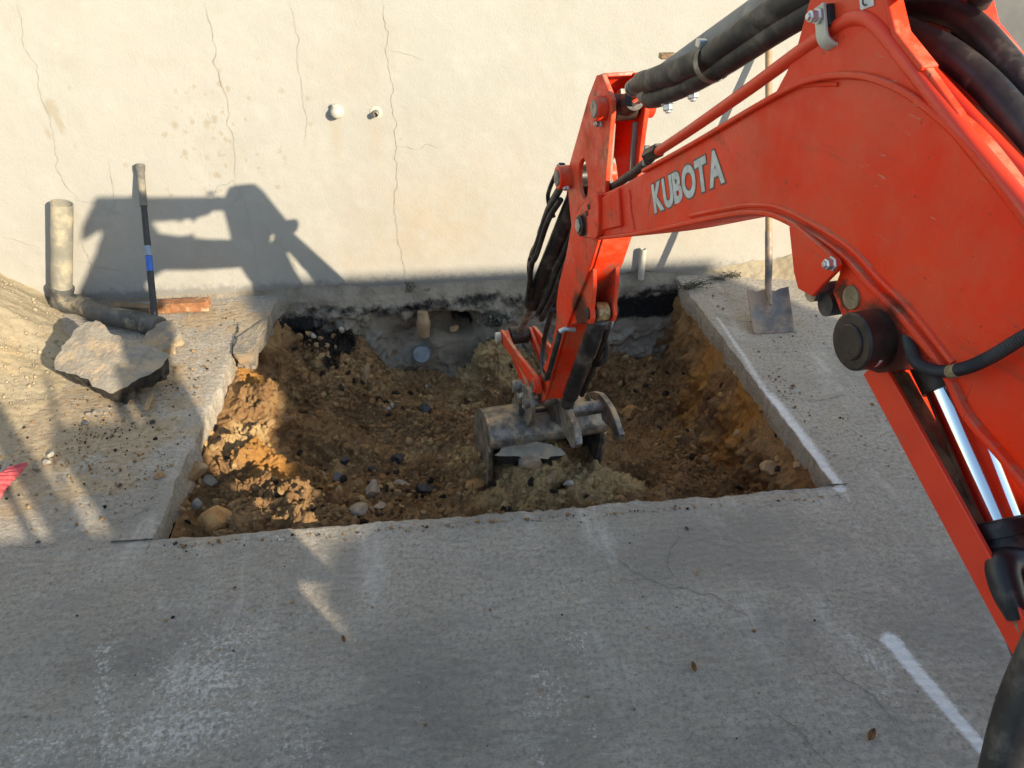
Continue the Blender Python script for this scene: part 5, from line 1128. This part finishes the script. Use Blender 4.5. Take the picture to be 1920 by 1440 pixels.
# ---- broken pieces of the slab
def slab_piece(name, top3, thick, label, cat, seed, mats=('concrete_chunk', 'chunk_under'), dirn=None, edge=.018, parent=None):
    Q = [np.array(p, float) for p in top3]; c = np.mean(Q, 0); rr = np.random.default_rng(seed)
    nrm = np.zeros(3)
    for i in range(len(Q)): nrm += np.cross(Q[i] - c, Q[(i + 1) % len(Q)] - c)
    nrm /= np.linalg.norm(nrm); nrm = nrm if nrm[2] > 0 else -nrm
    Q = [q - nrm * ((q - c) @ nrm) for q in Q]
    ring = []
    for i in range(len(Q)):
        a, b = Q[i], Q[(i + 1) % len(Q)]; k = max(3, int(np.linalg.norm(b - a) / .018))
        for t in range(k): ring.append(a + (b - a) * t / k)
    ring = np.array(ring); n = len(ring); out = ring - c; out /= np.linalg.norm(out, axis=1, keepdims=True)
    wob = fbm(np.arange(n) * .35, seed, 0, 1, 4, seed); ring = ring + out * (wob * edge)[:, None]
    layers = 7; vs = [c + nrm * .0]; fs = []
    # inner ring of the top for a lightly uneven surface
    for f in (.35, .7, .93): vs += list(c + (ring - c) * f + nrm * (.004 * fbm(ring[:, 0] * f, ring[:, 1], f, 22, 3, seed))[:, None])
    for k in range(layers):
        f = k / (layers - 1); ins = (-.006 + .028 * f) * (1 + .9 * fbm(np.arange(n) * .45, k * .6, seed, 1, 3, seed + 3))
        vs += list(ring - out * ins[:, None] - nrm * (thick * f) * (1 + .08 * wob[:, None]))
    vs.append(c - nrm * thick); R_ = 3 + layers
    for i in range(n): fs.append((0, 1 + i, 1 + (i + 1) % n))
    for r in range(R_ - 1):
        for i in range(n): fs.append((1 + r * n + i, 1 + (r + 1) * n + i, 1 + (r + 1) * n + (i + 1) % n, 1 + r * n + (i + 1) % n))
    last = len(vs) - 1
    for i in range(n): fs.append((1 + (R_ - 1) * n + (i + 1) % n, 1 + (R_ - 1) * n + i, last))
    mi = [0] * n + [0] * (3 * n) + [1] * ((R_ - 4) * n) + [1] * n
    me = bpy.data.meshes.new(name); me.from_pydata([tuple(v) for v in vs], [], fs); me.polygons.foreach_set('material_index', mi); me.update()
    bm = bmesh.new(); bm.from_mesh(me); bmesh.ops.recalc_face_normals(bm, faces=bm.faces); bm.to_mesh(me); bm.free()
    o = link(name, me, list(mats), parent, smooth=True); me.set_sharp_from_angle(angle=math.radians(32))
    if parent is None: center_origin(o); tag(o, label, cat)
    return o
slab_piece('broken_slab', [g(118, 645, .20), g(165, 602, .24), g(190, 604, .235), g(205, 622, .225), g(312, 662, .17), g(303, 688, .15), g(258, 718, .115), g(214, 741, .085), g(165, 712, .13), g(108, 690, .17)], .115, 'big broken slab of concrete with a black underside beside the sand heap', 'broken slab', 31)
slab_piece('concrete_block', [g(270, 642, .06), g(292, 606, .10), g(330, 600, .11), g(340, 612, .10), g(318, 652, .06), g(300, 662, .05)], .08, 'smaller concrete piece propped between the broken slab and the tool handle', 'concrete piece', 33, ('concrete_chunk', 'concrete_chunk'))
slab_piece('broken_slab', [g(932, 852, -.11), g(952, 836, -.10), g(985, 832, -.10), g(1048, 840, -.11), g(1054, 854, -.125), g(1030, 860, -.13), g(990, 857, -.125)], .075, 'broken piece of asphalt-backed slab lying in the bucket mouth', 'broken slab', 35, ('slab_pale', 'asphalt'))
slab_piece('concrete_shard', [g(270, 765, .03), g(283, 735, .05), g(287, 737, .05), g(276, 768, .03)], .02, 'narrow reddish shard standing under the edge of the broken slab', 'concrete shard', 37, ('stone_tan', 'stone_tan'), edge=.003)
# dark block of old kerb at the left lip
slab_piece('kerb_remnant', [g(436, 662, .012), g(446, 634, .012), g(503, 592, .012), g(500, 612, .012), g(480, 640, .010), g(474, 662, .006)], .10, 'tan and dark remnant of kerb at the left lip of the trench', 'kerb', 39, ('concrete_chunk', 'stone_grey'), edge=.006)
ribbon('crack', [g(434, 668, .006), g(436, 640, .008), g(446, 618, .008), g(447, 602, .008)], .008, 'asphalt', pavement, seed=160, jag=.006)

# ---- drain pipe: riser, collar, bend and lying pipe
pp0 = w(112, 545, 3.86); pb = np.array([pp0[0], 3.865, .10]); top = w(116, 381, 3.865)
dp = thing('drain_pipe', (pb[0], pb[1], 0), 'grey plastic drain pipe rising from a bend beside the sand heap', 'pipe')
Rr = .052; ax = (top - pb) / np.linalg.norm(top - pb)
mb = MB(); Lp = np.linalg.norm(top - pb); mb.lathe(pb, ax, [(0, Rr), (Lp, Rr), (Lp + .001, Rr - .004), (Lp - .25, Rr - .005)], 36, cap=False); mb.build('riser', 'pvc', dp, 0)
mb = MB(); mb.lathe(pb + ax * .035, ax, [(-.10, Rr + .004), (-.02, Rr + .006), (0, Rr + .010), (.012, Rr + .010), (.016, Rr + .0005)], 36); mb.build('collar', 'pvc_dark', dp, 0)
ly = [pb + ax * -.01, pb + np.array([.015, -.005, -.05]), np.array([pb[0] + .10, 3.83, .045]), g(200, 590, .055), g(265, 603, .05), g(300, 612, .045)]
mb = MB(); mb.tube(ly, [Rr + .006, Rr + .006, Rr + .003, Rr, Rr, Rr], 30, smooth_n=8); mb.build('bend', 'pvc_dark', dp, 0)
# ---- brick and wooden batten on the plinth
bq = [w(302, 572, 3.90), w(390, 568, 3.90)]
def bar(name, a, b, wd, ht, mat, label, cat, seed):
    a, b = np.array(a), np.array(b); d = b - a; L = np.linalg.norm(d); d /= L; up = np.array([0, 0, 1.]); sd2 = np.cross(d, up); sd2 /= np.linalg.norm(sd2); up = np.cross(sd2, d); n = 18; vs, fs = [], []
    for i in range(n + 1):
        for k, (p, q) in enumerate([(-.5, -.5), (0, -.5), (.5, -.5), (.5, 0), (.5, .5), (0, .5), (-.5, .5), (-.5, 0)]):
            c = a + d * L * i / n; nz = float(fbm(i * .7, k * 1.3, seed, 1, 3, seed)) * .05
            vs.append(c + sd2 * wd * (p * (1 + nz)) + up * ht * (q * (1 + nz)) + d * (.006 * nz * 10 if i in (0, n) else 0))
    for i in range(n):
        for k in range(8): fs.append((i * 8 + k, i * 8 + (k + 1) % 8, (i + 1) * 8 + (k + 1) % 8, (i + 1) * 8 + k))
    fs += [tuple(range(7, -1, -1)), tuple(range(n * 8, n * 8 + 8))]
    mb = MB(); mb.add(vs, fs); o = mb.build(name, mat, None, .003); center_origin(o); return tag(o, label, cat)
bar('brick', g(298, 575, .04), g(392, 570, .045), .07, .055, 'brick', 'orange brick lying along the wall foot right of the tool handle', 'brick', 3)
bar('batten', g(205, 576, .05), g(284, 579, .05), .05, .04, 'wood', 'short dark wooden batten along the wall foot behind the pipe', 'batten', 4)
# ---- long-handled hammer leaning on the wall
hb0, ht0 = g(291, 606, .05), w(262, 308, 3.93)
hm = thing('sledgehammer', (hb0[0], hb0[1], 0), 'black sledgehammer handle with a blue sticker leaning on the wall', 'hammer')
hd = (ht0 - hb0); hL = np.linalg.norm(hd); hd /= hL
mb = MB(); mb.lathe(hb0, hd, [(0, .0175), (hL * .5, .0165), (hL * .73, .0145), (hL * .74, .0175), (hL * .95, .0185), (hL * .97, .023), (hL - .004, .0245), (hL, .021)], 24); mb.build('handle', 'handle_black', hm, 0)
mb = MB(); mb.lathe(hb0, hd, [(hL * .745, .0182), (hL * .948, .0190), (hL * .97, .0236), (hL - .003, .0252)], 28, cap=False); mb.build('grip', 'grip_grey', hm, 0)
mb = MB(); mb.lathe(hb0, hd, [(hL * .335, .0172), (hL * .43, .0169)], 24, cap=False); mb.build('blue_sticker', 'sticker_blue', hm, 0)
mb = MB(); mb.lathe(hb0, hd, [(hL * .433, .0172), (hL * .495, .0170)], 24, cap=False); mb.build('pale_sticker', 'sticker_pale', hm, 0)
mb = MB(); sdv = np.cross(hd, [0, 0, 1.]); sdv /= np.linalg.norm(sdv); mb.cyl(hb0 - hd * .02 - sdv * .08, hb0 - hd * .02 + sdv * .08, .033, n=8, bev=.006); mb.build('hammer_head', 'steel_worn', hm, 0)
# ---- square-mouth shovel leaning on the wall
sb0 = g(1450, 622, .004); 
sv = thing('shovel', (sb0[0], sb0[1], 0), 'square-mouth steel shovel with a wooden handle leaning on the wall', 'shovel')
def shovel():
    bl, br = g(1412, 626, .006), g(1490, 622, .006); tl_, tr_ = None, None
    # the blade leans back: its top edge stands at a fixed rise above the slab
    rise = .175; tl_, tr_ = g(1401, 541, rise), g(1478, 537, rise)
    nx_, ny_ = 25, 25; V = np.zeros((ny_, nx_, 3)); nrm = np.cross(br - bl, tl_ - bl); nrm /= np.linalg.norm(nrm)
    for j in range(ny_):
        for i in range(nx_):
            a, b = i / (nx_ - 1), j / (ny_ - 1); p = (bl * (1 - a) + br * a) * (1 - b) + (tl_ * (1 - a) + tr_ * a) * b
            dish = -.030 * (1 - (2 * a - 1) ** 4) * (.25 + .75 * sstep(0, .5, b)) + .016 * math.exp(-((a - .5) / .07) ** 2) * sstep(.35, .9, b)
            notch = -.016 * math.exp(-((abs(a - .5) - .22) / .07) ** 2) * (1 if j == ny_ - 1 else 0)
            V[j, i] = p + nrm * dish * (1 if nrm[1] < 0 else -1) + (tl_ - bl) * notch * 3
    me, _ = grid_mesh('blade', V, nx_, ny_); o = link('blade', me, 'shovel_steel', sv, smooth=True)
    md = o.modifiers.new('s', 'SOLIDIFY'); md.thickness = .003
    mt = (tl_ + tr_) / 2; dn = (bl + br) / 2; ba = (dn - mt) / np.linalg.norm(dn - mt)
    wt = w(1441, 60, 3.925); k1 = mt + np.array([0.0, .035, .10])
    # neck and socket, then a straight handle up to the wall
    mb = MB(); mb.tube([mt + ba * .10 + np.array([0, -.006, .004]), mt + ba * .0 + np.array([0, -.004, .004]), k1, k1 + (wt - k1) * .16], [.008, .017, .019, .019], 20); mb.build('socket', 'shovel_steel', sv, 0)
    mb = MB(); mb.cyl(k1 + (wt - k1) * .15, k1 + (wt - k1) * 1.0, .0175, .0165, n=20, bev=.003); mb.build('handle', 'shovel_wood', sv, 0)
shovel()
# ---- fittings on the wall
def wall_cap():
    c = w(632, 209, YW); o = thing('domed_cap_fitting', c, 'white domed pipe cap on the wall, left of the two fittings', 'pipe fitting')
    c2 = c + np.array([0, .002, 0]); mb = MB(); mb.lathe(c2, (0, -1, 0), [(-.01, .034), (.004, .034), (.006, .031), (.03, .030), (.045, .026), (.054, .016), (.057, .001)], 30); mb.build('dome', 'white_plastic', o, 0)
    mb = MB(); mb.cyl(c + np.array([-.006, -.02, .018]), c + np.array([-.006, -.02, .040]), .016, n=20, bev=.003); mb.build('outlet', 'white_plastic', o, 0)
    c = w(705, 211, YW); o = thing('pipe_flange', c, 'round wall flange with a small protruding pipe, right of the two fittings', 'pipe fitting')
    mb = MB(); mb.lathe(c + np.array([0, .002, 0]), (0, -1, 0), [(-.01, .033), (.003, .033), (.006, .030), (.007, .018)], 30); mb.build('flange', 'white_plastic', o, 0)
    mb = MB(); mb.lathe(c + np.array([0, 0, 0]), (0, -1, 0), [(0, .016), (.045, .014), (.047, .011), (.03, .010)], 24); mb.build('stub', 'steel_worn', o, 0)
wall_cap()
c0_, c1_ = w(1203, 506, 3.91), w(1206, 468, 3.91)
o = thing('pipe_stub', (c0_[0], 3.91, 0), 'short cream pipe stub standing against the wall foot right of the arm', 'pipe')
mb = MB(); mb.lathe(c0_ - np.array([0, 0, .06]), (0, 0, 1), [(0, .018), (c1_[2] - c0_[2] + .05, .018), (c1_[2] - c0_[2] + .064, .017), (c1_[2] - c0_[2] + .064, .014), (.1, .013)], 24, cap=False); mb.build('pipe_body', 'white_plastic', o, 0)
# ---- old pipes in the foundation
c = w(790, 665, 3.80); o = thing('capped_pipe', (c[0], c[1], c[2] - .05), 'grey capped pipe end poking out of the foundation in the trench', 'pipe')
mb = MB(); mb.lathe(c, (.08, 1, -.42), [(0, .030), (.001, .048), (.008, .052), (.05, .052), (.052, .047), (.16, .047)], 34); mb.build('pipe_end', 'cap_grey', o, 0)
c = w(793, 604, 3.86); o = thing('clay_pipe', (c[0], c[1], c[2] - .08), 'short upright cement-crusted pipe above the capped pipe', 'pipe')
mb = MB(); mb.lathe(c + np.array([0, 0, -.09]), (.02, 0, 1), [(0, .034), (.06, .037), (.062, .041), (.10, .041), (.11, .036), (.16, .03)], 26); mb.build('pipe_body', 'stone_tan', o, 0)
# ---- pink woven bag at the left edge
def pink_bag():
    V = np.zeros((26, 40, 3)); bl = g(-60, 985, .0); br = g(-10, 960, .0); tl_ = g(-60, 900, .06); tr_ = g(53, 868, .05)
    for j in range(26):
        for i in range(40):
            a, b = i / 39, j / 25; p = (bl * (1 - a) + br * a) * (1 - b) + (tl_ * (1 - a) + tr_ * a) * b
            V[j, i] = p + np.array([0, 0, .05 * math.sin(math.pi * min(1, b * 1.05)) * (.35 + .65 * (1 - a ** 3)) + .005 * math.sin(b * 55 + 3 * a) + .006 * float(fbm(a * 4, b * 4, 0, 1, 3, 5))])
    me, _ = grid_mesh('woven_bag', V, 40, 26); o = link('woven_bag', me, 'pink', smooth=True); md = o.modifiers.new('s', 'SOLIDIFY'); md.thickness = .004; md.offset = -1
    center_origin(o); tag(o, 'corner of a pink woven bag on the slab at the left edge', 'bag')
pink_bag()
# ---- weeds along the wall foot
def weed(name, base, h, spread, n, label, seed, leafy=False):
    rr = np.random.default_rng(seed); mb = MB(); base = np.asarray(base, float)
    for k in range(n):
        a = rr.uniform(0, 2 * math.pi); L = h * rr.uniform(.5, 1.1); d = np.array([math.cos(a) * spread * rr.uniform(.3, 1), -abs(math.sin(a)) * spread * rr.uniform(.2, 1), L])
        p0 = base + np.array([rr.normal(0, spread * .35), rr.normal(0, spread * .12), 0]); pts = [p0, p0 + d * .5 + np.array([0, 0, L * .1]), p0 + d * np.array([1.1, 1.1, .85])]
        mb.tube(pts, [.0022, .0016, .0006], 5, smooth_n=3)
        for q in range(4 if leafy else 3):
            t = rr.uniform(.35, 1); c = pts[1] + (pts[2] - pts[1]) * t; e = rr.normal(size=3) * h * .13; f_ = rr.normal(size=3) * h * .05
            mb.add([c, c + e * .5 + f_, c + e, c + e * .5 - f_], [(0, 1, 2, 3)])
    o = mb.build(name, 'weed', None, 0); center_origin(o); return tag(o, label, 'weed')
weed('weed', w(930, 612, 3.84), .11, .07, 40, 'dark bushy weed growing from the foundation left of the arm', 61, True)
weed('weed', g(1283, 540, 0.0), .06, .12, 46, 'grey dry weeds over the back right corner of the trench', 62)
weed('weed', g(1345, 524, .0), .04, .08, 24, 'low weeds in the shadow at the wall foot right of the trench', 63)
weed('weed', g(1372, 520, .0), .045, .06, 24, 'sunlit dry weeds at the wall foot left of the shovel', 64)
weed('weed', w(768, 548, 3.90), .085, .03, 9, 'thin dark weed sprig against the wall above the capped pipe', 65, True)
weed('weed', w(800, 545, 3.90), .03, .04, 7, 'tiny weed tuft on the wall foot right of the thin sprig', 66)
# ---- dry leaves
for i, (px, lb) in enumerate([((645, 1202), 'dry brown leaf on the slab in the left half of the foreground'), ((1300, 1255), 'dry brown leaf on the slab in the right half of the foreground'), ((1632, 1383), 'curled brown leaf on the slab next to the white spray line'), ((1870, 1310), 'tan leaf on the slab beside the black hose')]):
    p = g(*px); mb = MB(); rr = np.random.default_rng(i); a = rr.uniform(0, 3); s_ = .013 + .004 * (i % 3); vs, fs = [], []
    for j in range(7):
        t = j / 6 * 2 - 1; wd = .45 * (1 - t * t) ** .7 + .02
        for k in (-1, 0, 1): vs.append((p[0] + s_ * (t * math.cos(a) - k * wd * math.sin(a)), p[1] + s_ * (t * math.sin(a) + k * wd * math.cos(a)), .0055 + s_ * (.35 * abs(k) + .25 * t * t + .1 * math.sin(3 * t))))
    for j in range(6):
        for k in (0, 1): fs.append((j * 3 + k, j * 3 + k + 1, j * 3 + k + 4, j * 3 + k + 3))
    mb.add(vs, fs); o = mb.build('dry_leaf', 'leaf_dry', None, 0); md = o.modifiers.new('s', 'SOLIDIFY'); md.thickness = .0006; center_origin(o); tag(o, lb, 'leaf')
# crumbs lying on the sand heap
rr = np.random.default_rng(31); SX, SY = rr.uniform(-2.7, -1.75, 2600), rr.uniform(2.4, 3.9, 2600); SH = hf_sand(SX, SY); okk = SH > .004
sp_ = np.stack([SX, SY, SH + .002], -1)[okk]
scatter('sand_crumbs', sp_, np.clip(rr.lognormal(math.log(.0032), .6, len(sp_)), .0016, .016), np.zeros((len(sp_), 4)) + 1, 'sand', 990)
bpy.data.objects['sand_crumbs']['label'] = 'loose lumps and crumbs lying on the sand heap'
